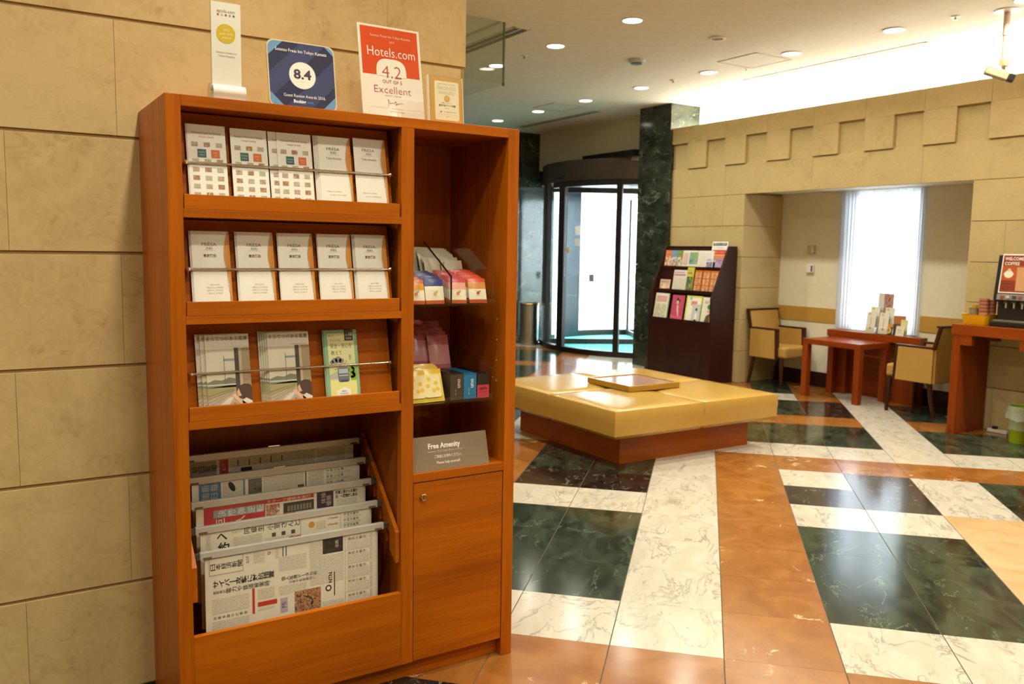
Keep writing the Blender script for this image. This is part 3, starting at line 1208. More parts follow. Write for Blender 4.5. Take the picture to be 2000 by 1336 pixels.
for zf, ztop in ((1.477, 1.767), (1.189, 1.477), (.899, 1.189)):
    MB().box(.480, 1.115, CY0, CY1 - .012, zf, zf + .022).build('shelf', WOODX, cab, bevel=.001)
    MB().box(.4835, 1.1095, CY0 + .001, CY0 + .013, zf + .0225, zf + .0615).build('lip', WOODX, cab, bevel=.001)
    L = (ztop - zf - .026) / math.cos(TILT)
    y0, z0 = CY0 + .040, zf + .022
    sy, sz = math.sin(TILT), math.cos(TILT)
    MB().prism([(y0, z0), (y0 + L * sy, z0 + L * sz), (y0 + L * sy + .012, z0 + L * sz), (y0 + .012, z0)], 'x', .4835, 1.1045).build('sloped_board', WOODX, cab)
    zr = zf + .149
    yb = y0 + (zr - z0) * math.tan(TILT)
    rail = MB().lathe([(.0035, .497), (.0035, 1.094)], (0, yb - .026, zr), 12, ax='x').build('chrome_rail', CHROME, cab, smooth=True)
    for xe in (.497, 1.094):
        kn = MB().lathe([(0, -.007), (.005, -.005), (.007, 0), (.005, .005), (0, .007)], (xe, yb - .026, zr), 14, ax='x', cap=False)
        kn.lathe([(.004, 0), (.004, .027)], (xe, yb - .026, zr), 10, ax='y')
        kn.build('rail_knob', CHROME, rail, smooth=True)
MB().box(.480, 1.115, CY0, CY0 + .018, .062, .307).build('front_panel', WOODX, cab, bevel=BV)
MB().box(.480, 1.115, CY0 + .018, CY1 - .012, .062, .080).build('bottom_panel', WOODX, cab)
MB().box(.480, 1.495, CY0 + .035, CY0 + .05, 0, .062).build('plinth', WOODX, cab)
MB().box(1.157, 1.495, CY0, CY1 - .012, .660, .6885).build('shelf', WOODX, cab, bevel=.001)
dr = MB().box(1.1595, 1.4925, CY0 + .002, CY0 + .02, .064, .657).build('door', WOODX, cab, bevel=.001)
MB().lathe([(.0125, 0), (.0125, -.004), (.010, -.0055), (.009, -.003), (0, -.003)], (1.194, CY0 + .002, .608), 24, ax='y', cap=False).build('lock', plain('polished_brass', 'C9A860', .2, 1.0), dr, smooth=True)
MB().box(1.1932, 1.1948, CY0 - .0018, CY0 - .0008, .603, .613).build('keyhole', BLACKP, dr)
# shelf pins in the right bay
for z in (.96, 1.03, 1.10, 1.17):
    for y in (2.46,):
        MB().lathe([(.003, 1.4955), (.003, 1.4935)], (0, y, z), 8, ax='x').build('pin_hole', plain('pin', 'D8B080', .4), cab)
ROD = [(2.472, .514), (2.523, .573), (2.573, .635), (2.623, .696), (2.678, .752)]
for side, (xa, xb) in (('right', (1.100, 1.113)), ('left', (.4815, .4945))):
    pts = [(2.412, .505), (2.70, .772), (2.70, .690)]
    for y, z in ROD[::-1]:
        zt = .690 + (y - 2.70) * (.272 / .288)
        pts += [(y + .012, z - .058), (y + .012, z - .018), (y - .012, z - .018), (y - .012, z - .078)]
    pts += [(2.412, .405)]
    MB().prism(pts, 'x', xa, xb).build('newspaper_rail', WOODY, cab)

# ------------------------------------------------ newspapers
TXTZ = newsprint('type_upright', 'z', .0042, '2A241C')
TXTX = newsprint('type_lying', 'x', .0042, '2A241C', amount=.55)
NEWSP = plain('newsprint_paper', 'E8DCC2', .9)
INK = P('2A2621')
INK2 = P('6A6054')
RED = P('C23A34')


def news(i, label, draw):
    y, z = ROD[i]
    n = thing('newspaper', label, 'newspaper', (.7925, y, z), group='newspapers hanging in the cabinet')
    h = .30 if i else .34
    w = .530
    MB().box(-w / 2, w / 2, -.003, .003, -h, -.004).build('pages', NEWSP, n, world=False)
    MB().box(w / 2 - .012, w / 2 + .008, .0032, .0046, -h, -.004).build('back_page', NEWSP, n, world=False)
    p = Print(.0034)
    draw(p, w, h)
    p.build(n)
    hd = thing('newspaper_holder', 'aluminium clamp bar holding the ' + label.split(',')[0], 'holder', (.80, y, z), group='newspaper clamp bars')
    MB().box(.514, 1.083, y - .007, y + .007, z - .010, z + .012).build('bar', ALU, hd, bevel=.0015)
    for a, b in ((.498, .514), (1.083, 1.0985)):
        MB().box(a, b, y - .006, y + .006, z - .009, z + .010).build('end_cap', GREYP, hd, bevel=.001)
    for a in (.523, 1.052):
        MB().box(a, a + .024, y - .0078, y - .006, z - .009, z - .003).build('plug', plain('grey_plug', '6A6258', .5), hd)
    MB().box(.775, .812, y - .004, y + .005, z + .012, z + .0155).build('clip', CHROME, hd)


def d_front(p, w, h):
    L = -w / 2
    top = -.012
    p.rect(L + .012, top - .052, L + .108, top, NEWSP, 0)
    p.line([(L + .012, top - .05), (L + .108, top - .05), (L + .108, top), (L + .012, top), (L + .012, top - .05)], .001, INK2, 1)
    p.turned('日本経済新聞', L + .022, top - .026, .022, .0155, INK, 2, .008)
    p.text('5/17', L + .122, top - .02, .012, INK, 1, rot=90)
    p.rect(L + .14, top - .035, L + .172, top - .004, TXTZ, 0)
    p.text('Q', L + .185, top - .012, .012, INK, 1, rot=90)
    p.rect(L + .205, top - .03, L + .215, top, TXTX, 0)
    p.rect(L + .226, top - .03, L + .229, top, P('5A6478'), 1)
    p.rect(L + .236, top - .03, L + .239, top, P('5A6478'), 1)
    p.turned('サイバー攻撃に対抗措置', L + .030, top - .078, .026, .0162, INK, 2, .012)
    p.turned('電力や鉄道被害時', L + .066, top - .103, .018, .0162, INK, 2, .0)
    p.turned('政府検討', L + .026, top - .103, .010, .009, INK, 2, .0)
    p.rect(L + .018, top - .168, L + .124, top - .122, TXTX, 0)
    p.turned('対策本部など新設', L + .026, top - .180, .010, .0125, INK, 2)
    p.rect(L + .018, top - .235, L + .124, top - .19, TXTX, 0)
    p.rect(L + .134, top - .19, L + .141, top - .112, RED, 1)
    p.rect(L + .150, top - .150, L + .20, top - .118, TXTZ, 0)
    p.rect(L + .150, top - .172, L + .208, top - .158, RED, 1)
    p.rect(L + .150, top - .185, L + .20, top - .176, TXTX, 0)
    p.turned('親子さま', L + .030, top - .245, .02, .02, INK2, 2)
    p.turned('婚約へ', L + .118, top - .25, .02, .02, INK2, 2)
    p.rect(L + .215, top - .075, L + .30, top - .03, TXTX, 0)
    p.turned('個人医療データ分析', L + .228, top - .10, .014, .0125, INK, 2)
    p.turned('治療や新薬開発に', L + .25, top - .114, .010, .0105, INK2, 2)
    p.rect(L + .215, top - .15, L + .30, top - .122, TXTX, 0)
    p.rect(L + .218, top - .205, L + .24, top - .160, P('B9A9B4'), 1)
    p.text('Mi', L + .228, top - .182, .02, P('5A4A5A'), 2, rot=90)
    p.rect(L + .262, top - .215, L + .345, top - .148, photo_mat('news_photo', ['3A3038', '6A5A4A', 'C89A6A', '8A3A2A', 'D8C0A0'], 70), 1)
    p.turned('その街を楽しむ', L + .222, top - .232, .016, .0165, INK2, 2)
    p.rect(L + .312, top - .14, L + .42, top - .052, TXTX, 0)
    p.rect(L + .31, top - .05, L + .35, top - .004, TXTX, 0)
    p.rect(L + .352, top - .046, L + .418, top + .004, photo_mat('news_ad', ['241F1B', '3A342C', '4A4238'], 40), 1)
    p.text('信頼', L + .398, top - .02, .012, P('D8CDB0'), 2, rot=90)
    p.text('NTN', L + .376, top - .125, .016, INK, 2, rot=90, bold=.02)
    p.circ(L + .370, top - .158, .010, INK, 1)
    p.circ(L + .370, top - .158, .006, NEWSP, 2)
    p.rect(L + .388, top - .185, L + .391, top - .108, INK, 1)
    p.rect(L + .35, top - .28, L + .42, top - .20, TXTX, 0)
    for q in range(6):
        z = top - .005 - q * .046
        p.rect(L + .432, z - .038, L + .505, z - .012, TXTX, 0)
        p.turned('景気の動き', L + .44, z - .006, .011, .0125, INK2, 2)
        p.line([(L + .428, z - .042), (L + .508, z - .042)], .0007, INK2, 1)
        p.rect(L + .508, z - .04, L + .516, z, TXTZ, 0)
    p.line([(L + .425, top - .29), (L + .425, top)], .0007, INK2, 1)


def d_2(p, w, h):
    L, top = -w / 2, -.012
    p.text('へ', L + .062, top - .014, .032, INK, 2, rot=0, bold=.015)
    p.text('約', L + .066, top - .05, .036, INK, 2, bold=.015)
    p.rect(L + .016, top - .05, L + .03, top, TXTZ, 0)
    p.turned('同級生', L + .135, top - .008, .02, .021, INK, 2)
    p.turned('小室さんと', L + .205, top - .008, .02, .021, INK, 2)
    p.rect(L + .09, top - .010, L + .12, top - .003, TXTX, 0)
    p.rect(L + .095, top - .05, L + .18, top - .022, TXTX, 0)
    for q in (0, 1, 2):
        p.rect(L + .21 + q * .03, top - .04, L + .222 + q * .03, top - .028, P('6A4A44'), 1)
    p.rect(L + .19, top - .055, L + .28, top - .042, TXTX, 0)
    p.line([(L + .30, top), (L + .30, top - .06)], .0008, INK2, 1)
    p.circ(L + .335, top - .022, .010, P('D8923A'), 1)
    p.rect(L + .35, top - .04, L + .38, top - .015, TXTX, 0)
    for q in (0, 1):
        p.text('wTwuwmiBus', L + .405, top - .01 - q * .02, .010, RED, 2, width=.034)
    p.line([(L + .43, top), (L + .43, top - .06)], .0008, INK2, 1)
    for q in range(3):
        p.turned('今日の経済', L + .445, top - .006 - q * .018, .009, .0105, INK, 2)
        p.rect(L + .44, top - .019 - q * .018, L + .50, top - .012 - q * .018, TXTX, 0)


def d_3(p, w, h):
    L, top = -w / 2, -.012
    ph = photo_mat('sports_print', ['B83A3A', 'D86A5A', '8A9AA8', 'E8D8C0', 'B83A3A'], 45)
    p.rect(L + .022, top - .062, L + .205, top, P('C2413E'), 0)
    p.rect(L + .05, top - .034, L + .20, top - .010, P('9AA4A0'), 1)
    p.turned('決勝弾逆転', L + .075, top - .022, .026, .029, P('E8E0D0'), 2, .012)
    p.turned('巨人', L + .07, top - .05, .03, .06, P('E8DCC8'), 2, .014)
    p.rect(L + .205, top - .012, L + .36, top, RED, 1)
    p.text('スクープ連続本塁打', L + .28, top - .006, .010, P('F0E0D0'), 2, width=.14)
    p.rect(L + .208, top - .062, L + .25, top - .016, photo_mat('ad_small', ['D8C8A0', 'A8542A', 'E8DCC0'], 60), 1)
    p.rect(L + .262, top - .050, L + .36, top - .018, P('4A4434'), 1)
    for q in range(8):
        p.rect(L + .275 + q * .010, top - .046, L + .282 + q * .010, top - .028, P('8A8268'), 2)
    p.rect(L + .37, top - .062, L + .425, top, P('4A3238'), 1)
    p.text('体操', L + .392, top - .02, .018, P('C8B8A8'), 2, rot=90)
    p.text('優勝', L + .41, top - .03, .018, P('C8B8A8'), 2, rot=90)
    p.text('新聞１部からお届け', L + .47, top - .008, .012, INK, 2, width=.075, bold=.02)
    p.text('が、一週間試し読み', L + .47, top - .022, .012, INK, 2, width=.075, bold=.02)
    p.rect(L + .435, top - .055, L + .505, top - .032, TXTX, 0)


def d_4(p, w, h):
    L, top = -w / 2, -.012
    p.rect(L + .02, top - .06, L + .085, top, P('5A7894'), 1)
    p.text('毎', L + .065, top - .014, .024, P('C8C0A8'), 2, rot=90)
    p.text('日', L + .065, top - .040, .024, P('C8C0A8'), 2, rot=90)
    p.text('新', L + .04, top - .014, .024, P('C8C0A8'), 2, rot=90)
    p.text('聞', L + .04, top - .040, .024, P('C8C0A8'), 2, rot=90)
    p.rect(L + .09, top - .06, L + .15, top, TXTZ, 0)
    p.poly([(L + .118 + .009 * math.cos(t * .5) + .006 * math.sin(t * .5), top - .018 - .016 * math.sin(t * .5)) for t in range(13)], P('26281E'), 2)
    p.rect(L + .152, top - .06, L + .158, top, P('7484A4'), 1)
    p.rect(L + .168, top - .05, L + .21, top - .002, photo_mat('grey_photo', ['5A5042', '7A705E', '4A4236'], 60), 1)
    p.rect(L + .215, top - .06, L + .345, top, TXTZ, 0)
    p.rect(L + .325, top - .05, L + .345, top - .04, P('7A4438'), 1)
    p.rect(L + .350, top - .06, L + .353, top, INK, 1)
    p.rect(L + .36, top - .06, L + .41, top, TXTZ, 0)
    for q in range(3):
        p.turned('余録と近事', L + .425, top - .006 - q * .02, .010, .0125, INK2, 2)
        p.rect(L + .42, top - .02 - q * .02, L + .50, top - .012 - q * .02, TXTX, 0)


def d_5(p, w, h):
    L, top = -w / 2, -.012
    p.rect(L - .0, top - .05, L + .085, top, plain('news_head', 'A8A08C', .9), 0)
    p.turned('朝日新聞', L + .022, top - .024, .022, .019, P('4A463C'), 2, .008)
    p.rect(L + .095, top - .05, L + .122, top, P('B03444'), 1)
    p.text('5.17', L + .108, top - .024, .012, P('E8C8B8'), 2, rot=90)
    p.rect(L + .128, top - .05, L + .40, top, TXTZ, 0)
    p.rect(L + .16, top - .05, L + .195, top - .032, P('20281E'), 1)
    for q in range(5):
        p.rect(L + .15 + q * .035, top - .026, L + .153 + q * .035, top - .006, INK, 1)
    p.rect(L + .41, top - .05, L + .505, top - .004, TXTX, 0)


news(0, 'newspaper in front, its whole page showing, folded sideways', d_front)
news(1, 'second newspaper from the front, with one bold black heading', d_2)
news(2, 'third newspaper from the front, with red sports headlines', d_3)
news(3, 'fourth newspaper from the front, with a blue title block', d_4)
news(4, 'rearmost newspaper, with a red date strip', d_5)

# ------------------------------------------------ leaflets
GREYT = P('8A8476')
PHOTOS = [photo_mat('room_photo_a', ['A8846A', 'D2BC9C', '8A6A54', 'E4D8C4'], 260),
          photo_mat('room_photo_b', ['B88450', '946A48', 'DCC8A8'], 240),
          photo_mat('room_photo_c', ['C8BCA4', 'A89C84', 'D8CCB4'], 240)]


def d_guide(p, w, h):
    p.text('Sotetsu Fresa Inn Group', 0, h - .022, .009, P('7A8A80'), 1, width=.078)
    p.text('Hotel Guide', 0, h - .033, .008, P('C88A5A'), 1, width=.040)
    xs = (-.032, 0, .032)
    k = 0
    for row in range(9):
        z = h - .055 - row * .0232
        if row == 1:
            p.rect(-.026, z - .013, -.003, z + .010, P('2F5E5C'), 1)
            p.text('GRAND', -.0145, z + .002, .0055, P('C8D0C0'), 2)
            p.text('FRESA', -.0145, z - .006, .0055, P('C8D0C0'), 2)
            p.rect(.010, z - .013, .033, z + .010, P('D8692E'), 1)
            p.text('FRESA', .0215, z + .001, .005, P('F0D0B0'), 2)
            p.text('INN', .0215, z - .006, .004, P('F0D0B0'), 2)
            continue
        if z < .01:
            break
        for x in xs:
            p.rect(x - .0085, z - .0062, x + .0085, z + .0062, PHOTOS[(k * 7 + row) % 3], 1)
            k += 1


def wave(p, w, h):
    o = P('D58A2E')
    pts = []
    n = 14
    for i in range(n + 1):
        t = i / n
        x = w / 2 - .002 - .011 * (math.sin(PI * min(t / .75, 1.0)) ** 1.0) if t > .25 else w / 2 - .006 - .004 * t
        x = w / 2 - (.005 + .011 * math.exp(-((t - .68) / .25) ** 2)) * (1 if t < .97 else .4)
        pts.append((x, .002 + t * (h - .004)))
    p.poly([(w / 2, .0)] + [(w / 2, h)] + pts[::-1], o, 0)
    p.line([(a - .0012, b) for a, b in pts], .0006, P('6A4A30'), 1)
    pts2 = [(w / 2 - (.004 + .007 * math.exp(-((t / 14 - .35) / .2) ** 2)), .002 + t / 14 * (h - .004)) for t in range(15)]
    p.line(pts2, .0005, P('8A5A30'), 2)


def d_fresa_en(p, w, h):
    p.text('FRESA', -.004, h - .036, .0125, P('6A6258'), 1, width=.040)
    p.text('INN', -.004, h - .047, .010, P('6A6258'), 1, width=.017)
    p.line([(-.02, h - .053), (.012, h - .053)], .0004, GREYT, 1)
    p.text('Tokyo-Kamata', -.004, h - .064, .0095, P('6A6258'), 1, width=.047)
    p.text('Relax in comfort', -.008, .045, .006, P('B0A488'), 1, width=.045)
    p.text('at our urban stay', .002, .035, .006, P('B0A488'), 1, width=.05)
    wave(p, w, h)


def d_fresa_jp(p, w, h):
    p.text('FRÉSA', -.004, h - .036, .0125, P('6A6258'), 1, width=.040)
    p.text('INN', -.004, h - .047, .010, P('6A6258'), 1, width=.017)
    p.line([(-.02, h - .053), (.012, h - .053)], .0004, GREYT, 1)
    p.text('東京蒲田', -.004, h - .068, .0095, P('5A544A'), 1, width=.034, bold=.015)
    for i, wd in enumerate((.026, .044, .044, .040)):
        p.text('ご案内いたします旅の宿', .004, .060 - i * .008, .005, P('B4A88C'), 1, width=wd)
    wave(p, w, h)


Y_L = CY0 + .019
g1 = 'white leaflets on the top shelf of the cabinet'


def pile(name, n, label, cat, xc, z, w, h, draw, group, step=(.0022, .0018), th=.0016, rollz=0.0, part='pages'):
    """n copies one behind another, the front one last; the label of the front one names it"""
    first = None
    for i in range(n):
        k = n - 1 - i          # 0 = front
        loc = (xc - k * step[0], Y_L + .003 + k * (th + step[1] * .4), z + k * .0006)
        if first is None:
            lb = label if n == 1 else label
            o = sheet(name, label, cat, loc, w, h, th, 11, 0, PAPER, draw, group, rollz, part)
            first = o
        else:
            o = copy_tree(first)
            o.location = loc
        if n > 1:
            o['label'] = (label + ', front copy') if k == 0 else (label + ', copy behind' if n == 2 else label + ', ' + ORD[k] + ' behind')
    return first


ORD = ['', 'first', 'second', 'third', 'fourth', 'fifth']
pile('leaflet', 2, 'photo-grid hotel guide leaflet at the left end of the top shelf', 'leaflet', .556, 1.5245, .101, .210, d_guide, g1, (.003, .002))
pile('leaflet', 1, 'photo-grid hotel guide leaflet standing second from the left on the top shelf', 'leaflet', .6705, 1.5235, .101, .209, d_guide, g1)
pile('leaflet', 2, 'photo-grid hotel guide leaflet in the middle of the top shelf', 'leaflet', .800, 1.5235, .101, .208, d_guide, g1, (.024, .002))
pile('leaflet', 4, 'plain white leaflet with orange edge, fourth stack on the top shelf', 'leaflet', .921, 1.5235, .100, .208, d_fresa_en, g1, (.004, .002))
pile('leaflet', 1, 'plain white leaflet with orange edge at the right end of the top shelf', 'leaflet', 1.033, 1.5235, .103, .212, d_fresa_en, g1)
g2 = 'white leaflets on the second shelf of the cabinet'
ZB2 = 1.2365
for i, (xc, n, place) in enumerate(((.5605, 3, 'at the left end of'), (.684, 3, 'second from the left on'), (.801, 2, 'in the middle of'), (.9195, 2, 'fourth from the left on'), (1.036, 4, 'at the right end of'))):
    pile('leaflet', n, 'white Japanese leaflet with orange edge ' + place + ' the second shelf', 'leaflet', xc, ZB2, .102, .209, d_fresa_jp, g2, (.0024, .0018))


def d_mag(p, w, h):
    p.rect(-w / 2, 0, w / 2, h * .80, P('D8CDB4'), 0)
    p.text('そうてつのある風景', 0, h - .013, .013, P('4A443A'), 2, width=w - .008)
    p.text('coastal line', w / 2 - .03, h - .036, .004, P('B0A890'), 2, width=.05)
    # window frame and jacket on the right
    p.rect(.018, .055, w / 2, h - .04, P('A08A6A'), 1)
    p.rect(.018, .04, .030, h - .04, P('4A3E38'), 2)
    p.rect(.030, .06, .038, h - .04, P('BFA88A'), 2)
    # pole and gantry
    p.rect(-.012, .07, -.0105, h - .062, P('6A6A62'), 2)
    p.rect(-.012, h - .076, .018, h - .070, P('8A9498'), 2)
    # hills, fields, tracks
    p.poly([(-w / 2, .075), (-.04, .083), (-.02, .08), (0, .088), (.018, .084), (.018, .06), (-w / 2, .06)], P('7E7E62'), 1)
    p.rect(-w / 2, .066, .018, .070, P('C8C2AE'), 2)
    p.poly([(-w / 2, .06), (.018, .068), (.018, .03), (-w / 2, .03)], P('A49668'), 1)
    p.poly([(-w / 2, .0), (w / 2, .0), (w / 2, .03), (.018, .05), (-w / 2, .03)], P('B8A68A'), 2)
    for k in range(4):
        p.line([(-w / 2, .008 + k * .01), (.012, .045 + k * .004)], .0009, P('6E5E4C'), 3)
    # child at the window, seen from behind: hair, cheek, arm, sleeve, skirt
    p.poly([(.020, .028), (.019, .050), (.026, .062), (.040, .068), (.056, .066), (w / 2, .058), (w / 2, .018), (.040, .024)], P('4E372C'), 4)
    p.poly([(.021, .032), (.019, .046), (.024, .056), (.028, .044), (.032, .034)], P('D8A88A'), 5)
    p.poly([(.004, .036), (.012, .042), (.026, .028), (.044, .012), (.040, .004), (.026, .012)], P('DDB294'), 5)
    p.poly([(.032, .020), (.044, .028), (w / 2, .018), (w / 2, 0), (.038, 0)], P('E2D4C0'), 5)
    p.poly([(-.004, .0), (.012, .018), (.020, .006), (.022, .0)], P('C0626A'), 5)
    p.poly([(-.045, .0), (-.004, .03), (.012, .034), (-.012, .0)], P('D8CCBC'), 4)


def d_safety(p, w, h):
    p.rect(-w / 2, 0, w / 2, h, P('8DB58C'), 0)
    p.rect(-w / 2 + .010, 0, w / 2 - .010, h - .010, P('E4DFA2'), 1)
    p.rect(.012, h - .034, .040, h, P('3A3A34'), 2)
    p.text('Vol.', .019, h - .016, .006, P('E8E4D0'), 3)
    p.text('10', .032, h - .014, .013, P('F0ECD8'), 3, bold=.03)
    p.text('保存版', .026, h - .027, .006, P('D8D4C0'), 3)
    p.circ(-.036, h - .018, .003, P('A87A7A'), 2)
    p.text('相鉄グループ', -.018, h - .018, .005, P('9A9A7A'), 2, width=.03)
    p.text('そうてつの', -.018, h - .032, .009, P('4A4A38'), 2, width=.034)
    p.text('安全・安心を', 0, h - .049, .016, P('3E3A2A'), 2, width=.068)
    p.text('教えて', -.016, h - .070, .014, P('3E3A2A'), 2, width=.034)
    # cloud umbrella
    for a, b, r_ in ((-.024, h - .094, .009), (-.012, h - .091, .010), (-.002, h - .095, .008), (-.033, h - .098, .006)):
        p.circ(a, b, r_, P('8E8A94'), 2)
    p.line([(-.014, h - .09), (-.018, h - .118), (-.022, h - .122), (-.025, h - .118)], .0012, P('6A6054'), 3)
    p.line([(.004, h - .104), (.012, h - .101), (.014, h - .096), (.010, h - .094)], .0012, P('6A6054'), 3)
    for k in range(3):
        p.circ(.026, h - .078 - k * .006, .004, P('BFD0A8'), 2)
    # hills and train
    p.poly([(-w / 2 + .01, .075), (-.005, .09), (-.005, .062), (-w / 2 + .01, .060)], P('BDB6A6'), 2)
    p.rrect(-.016, .052, .020, .096, .006, P('6E7278'), 3)
    p.rect(-.013, .078, .017, .092, P('B8C6CC'), 4)
    p.rect(-.013, .070, .017, .073, P('C8C8C0'), 4)
    p.rect(-.010, .052, .014, .058, P('3E4044'), 4)
    for a, b, r_ in ((.028, .088, .010), (.036, .096, .009), (.030, .072, .010), (.037, .078, .009)):
        p.circ(a, b, r_, P('8FAE3C'), 3)
    p.rect(.024, .056, w / 2 - .010, .070, P('8FAE3C'), 3)
    p.poly([(-w / 2 + .01, .060), (.01, .048), (w / 2 - .01, .056), (w / 2 - .01, 0), (-w / 2 + .01, 0)], P('E8E08E'), 2)
    p.poly([(-.02, .0), (-.024, .025), (0, .036), (.02, .03), (.022, .0)], P('F0EDE0'), 3)
    for k, t in enumerate(('相鉄線の', '安全の取り組みを', '紹介します')):
        p.text(t, 0, .024 - k * .007, .005, P('4A5A7A'), 4, width=.016 + .010 * (k == 1))


g3 = 'magazines on the third shelf of the cabinet'
ZB3 = .9465
pile('magazine', 3, 'railway scenery magazine in the left stack of the third shelf', 'magazine', .600, ZB3, .122, .211, d_mag, g3, (.012, .003), .003)
pile('magazine', 5, 'railway scenery magazine in the fanned middle stack of the third shelf', 'magazine', .776, ZB3, .124, .211, d_mag, g3, (.0055, .003), .003)
pile('booklet', 2, 'slim green booklet standing alone on the third shelf', 'booklet', .938, ZB3, .104, .211, d_safety, 'green booklets on the third shelf', (.004, .003), .002)

# ------------------------------------------------ signs on top of the cabinet
ag = thing('award_stand', 'narrow white award stand with a yellow disc on the cabinet top', 'award', (.612, 2.45, CT))
MB().box(-.0395, .0395, 0, .004, .03, .262).build('plate', plain('satin_white_plate', 'EAE2D0', .25), ag, world=False)
MB().box(-.0415, -.0395, -.001, .006, .03, .263).build('clear_edge', ACRYL, ag, world=False)
bs = MB()
prof = [(-.012, 0)] + [(.004 - .020 * math.cos(R(a)), .024 + .020 * math.sin(R(a))) for a in range(-30, 181, 15)] + [(.026, 0)]
bs.prism(prof, 'x', -.040, .048)
bs.build('roll_base', plain('white_gloss', 'F0E8DA', .2), ag, smooth=True, world=False)
MB().prism([(a * 1.06, b * 1.03) for a, b in prof], 'x', -.047, -.040).build('end_cap', CHROME, ag, smooth=True, world=False)
p = Print()
p.text('agoda.com', 0, .240, .012, P('8A8478'), 1, width=.048)
for k, c in enumerate(('C8442E', 'D8B060', '4E7A4A', 'B08A8A', '4A5A7A')):
    p.circ(-.021 + k * .0105, .229, .0029, P(c), 1, 14)
p.circ(-.001, .180, .0255, P('D3B01E'), 1)
p.text('2013', 0, .190, .009, P('F0E8B0'), 2)
p.text('gold circle', 0, .180, .008, P('F0E8B0'), 2, width=.036)
p.text('award', 0, .170, .008, P('F0E8B0'), 2, width=.022)
p.text('Sotetsu Fresa Inn', 0, .130, .007, P('8A8274'), 1, width=.054)
p.text('Tokyo-Kamata', 0, .121, .007, P('8A8274'), 1, width=.044)
p.build(ag)


def sign(name, label, x, y, w, h, tilt, t, mat, draw, rounded=0.0, roll_=0.0):
    o = thing(name, label, 'award', (x, y, CT))
    m = Matrix.Rotation(-R(tilt), 4, 'X') @ Matrix.Rotation(R(roll_), 4, 'Y')
    o.rotation_euler = m.to_euler('XYZ')
    return o


bk = sign('award_plaque', 'blue rounded square plaque scoring 8.4 on the cabinet top', .829, 2.45, .20, .197, 9, .006, None, None)
BW, BH = .200, .195
pr = Print(0)
pts = []
for (cx, cz, a0) in ((BW / 2 - .022, BH - .022, 0), (-BW / 2 + .022, BH - .022, 90), (-BW / 2 + .022, .022, 180), (BW / 2 - .022, .022, 270)):
    pts += [(cx + .022 * math.cos(R(a0 + 15 * i)), cz + .022 * math.sin(R(a0 + 15 * i))) for i in range(7)]
MB().prism(pts, 'y', 0, .006).build('acrylic_block', plain('clear_edge_acrylic', 'D8C8A4', .15), bk, world=False)
sc_ = .965
ptin = [(a * sc_, (b - BH / 2) * sc_ + BH / 2) for a, b in pts]
p = Print()
NAVY, NAVY2, SKY = P('35374E', .25), P('44486A', .25), P('6E97B8', .25)
p.poly(ptin, NAVY, 0)
i2 = lambda q, a, b, c: clip(q, a, b, c)
for c0 in (-.16, -.02, .12):
    st = clip(clip(ptin, -1, 1, c0 + .075 + .0), 1, -1, -(c0))
    if len(st) > 2:
        p.poly(st, NAVY2, 1)
for cc_, aa, bb in ((.262, -1, 1), (-.058, 1, -1)):
    st = clip(ptin, -aa, -bb, -cc_) if cc_ > 0 else ptin
for pg in ((clip(ptin, 1, -1, -.245)), (clip(ptin, -1, 1, -.052)), (clip(ptin, 1, 1, -.052)), (clip(ptin, -1, -1, -.262))):
    if len(pg) > 2:
        p.poly(pg, SKY, 2)
p.circ(0, .098, .0405, P('5A6080'), 3)
p.circ(0, .098, .039, P('F0E6D6', .3), 4)
p.text('8.4', 0, .102, .038, P('3A3340'), 5, width=.052, bold=.03)
p.text('out of 10', 0, .080, .004, P('9A9090'), 5)
p.text('Sotetsu Fresa Inn Tokyo Kamata', 0, .168, .013, P('F0E8DC'), 5, width=.152, bold=.008)
p.text('Guest Review Awards 2016.', .004, .038, .013, P('F0E8DC'), 5, width=.124)
p.text('Booking', -.012, .022, .013, P('F5EEE4'), 5, width=.036, bold=.03)
p.text('.com', .018, .022, .012, P('5F8FC8'), 5, width=.020)
p.build(bk)

ht = sign('award_poster', 'red and white laminated poster scoring 4.2 on the cabinet top', 1.164, 2.56, .215, .31, 10, .004, None, None)
MB().box(-.1075, .1075, 0, .003, 0, .318).build('board', plain('laminated_card', 'F0E4D0', .12), ht, world=False)
p = Print()
ORG = P('D8532C', .12)
CRM = P('F0E6D2', .2)
p.rect(-.099, .157, .099, .311, ORG, 0)
pts = [(-.052, .155)] + [(-.052 * (1 if t < 0 else 1) * math.cos(R(a)) if False else math.copysign(abs(math.cos(R(a))) ** .62, -math.cos(R(a))) * .052, .160 + .052 * math.sin(R(a)) ** .62) for t, a in enumerate(range(4, 177, 8))] + [(.052, .155)]
p.poly(pts, CRM, 1)
p.text('Sotetsu Fresa Inn Tokyo-Kamata', .004, .285, .011, P('F0C8A8'), 2, width=.140)
p.text('2015', .008, .268, .009, P('F0C8A8'), 2)
p.text('Hotels.com', .004, .234, .044, P('F5E8DA'), 2, width=.166, bold=-.006)
p.text('4.2', 0, .171, .057, P('B04A44'), 3, width=.068, bold=-.010)
p.text('OUT OF 5', 0, .138, .015, P('B04A44'), 3, width=.068)
p.text('Excellent', 0, .112, .034, P('B04A54'), 3, width=.128, bold=-.014)
p.text('guest rating', 0, .093, .006, P('A89A8A'), 3, width=.056)
p.line([(-.018, .055), (-.018, .080), (-.012, .066), (-.004, .070), (.004, .068), (.006, .076), (.012, .068), (.006, .064), (.014, .067), (.022, .070), (.034, .070)], .0010, P('3A3430'), 3)
p.line([(-.08, .052), (-.02, .052)], .0006, P('C0A890'), 3)
p.line([(.042, .052), (.088, .052)], .0006, P('C0A890'), 3)
p.text('Hotel President', .012, .051, .005, P('C08A80'), 3, width=.04)
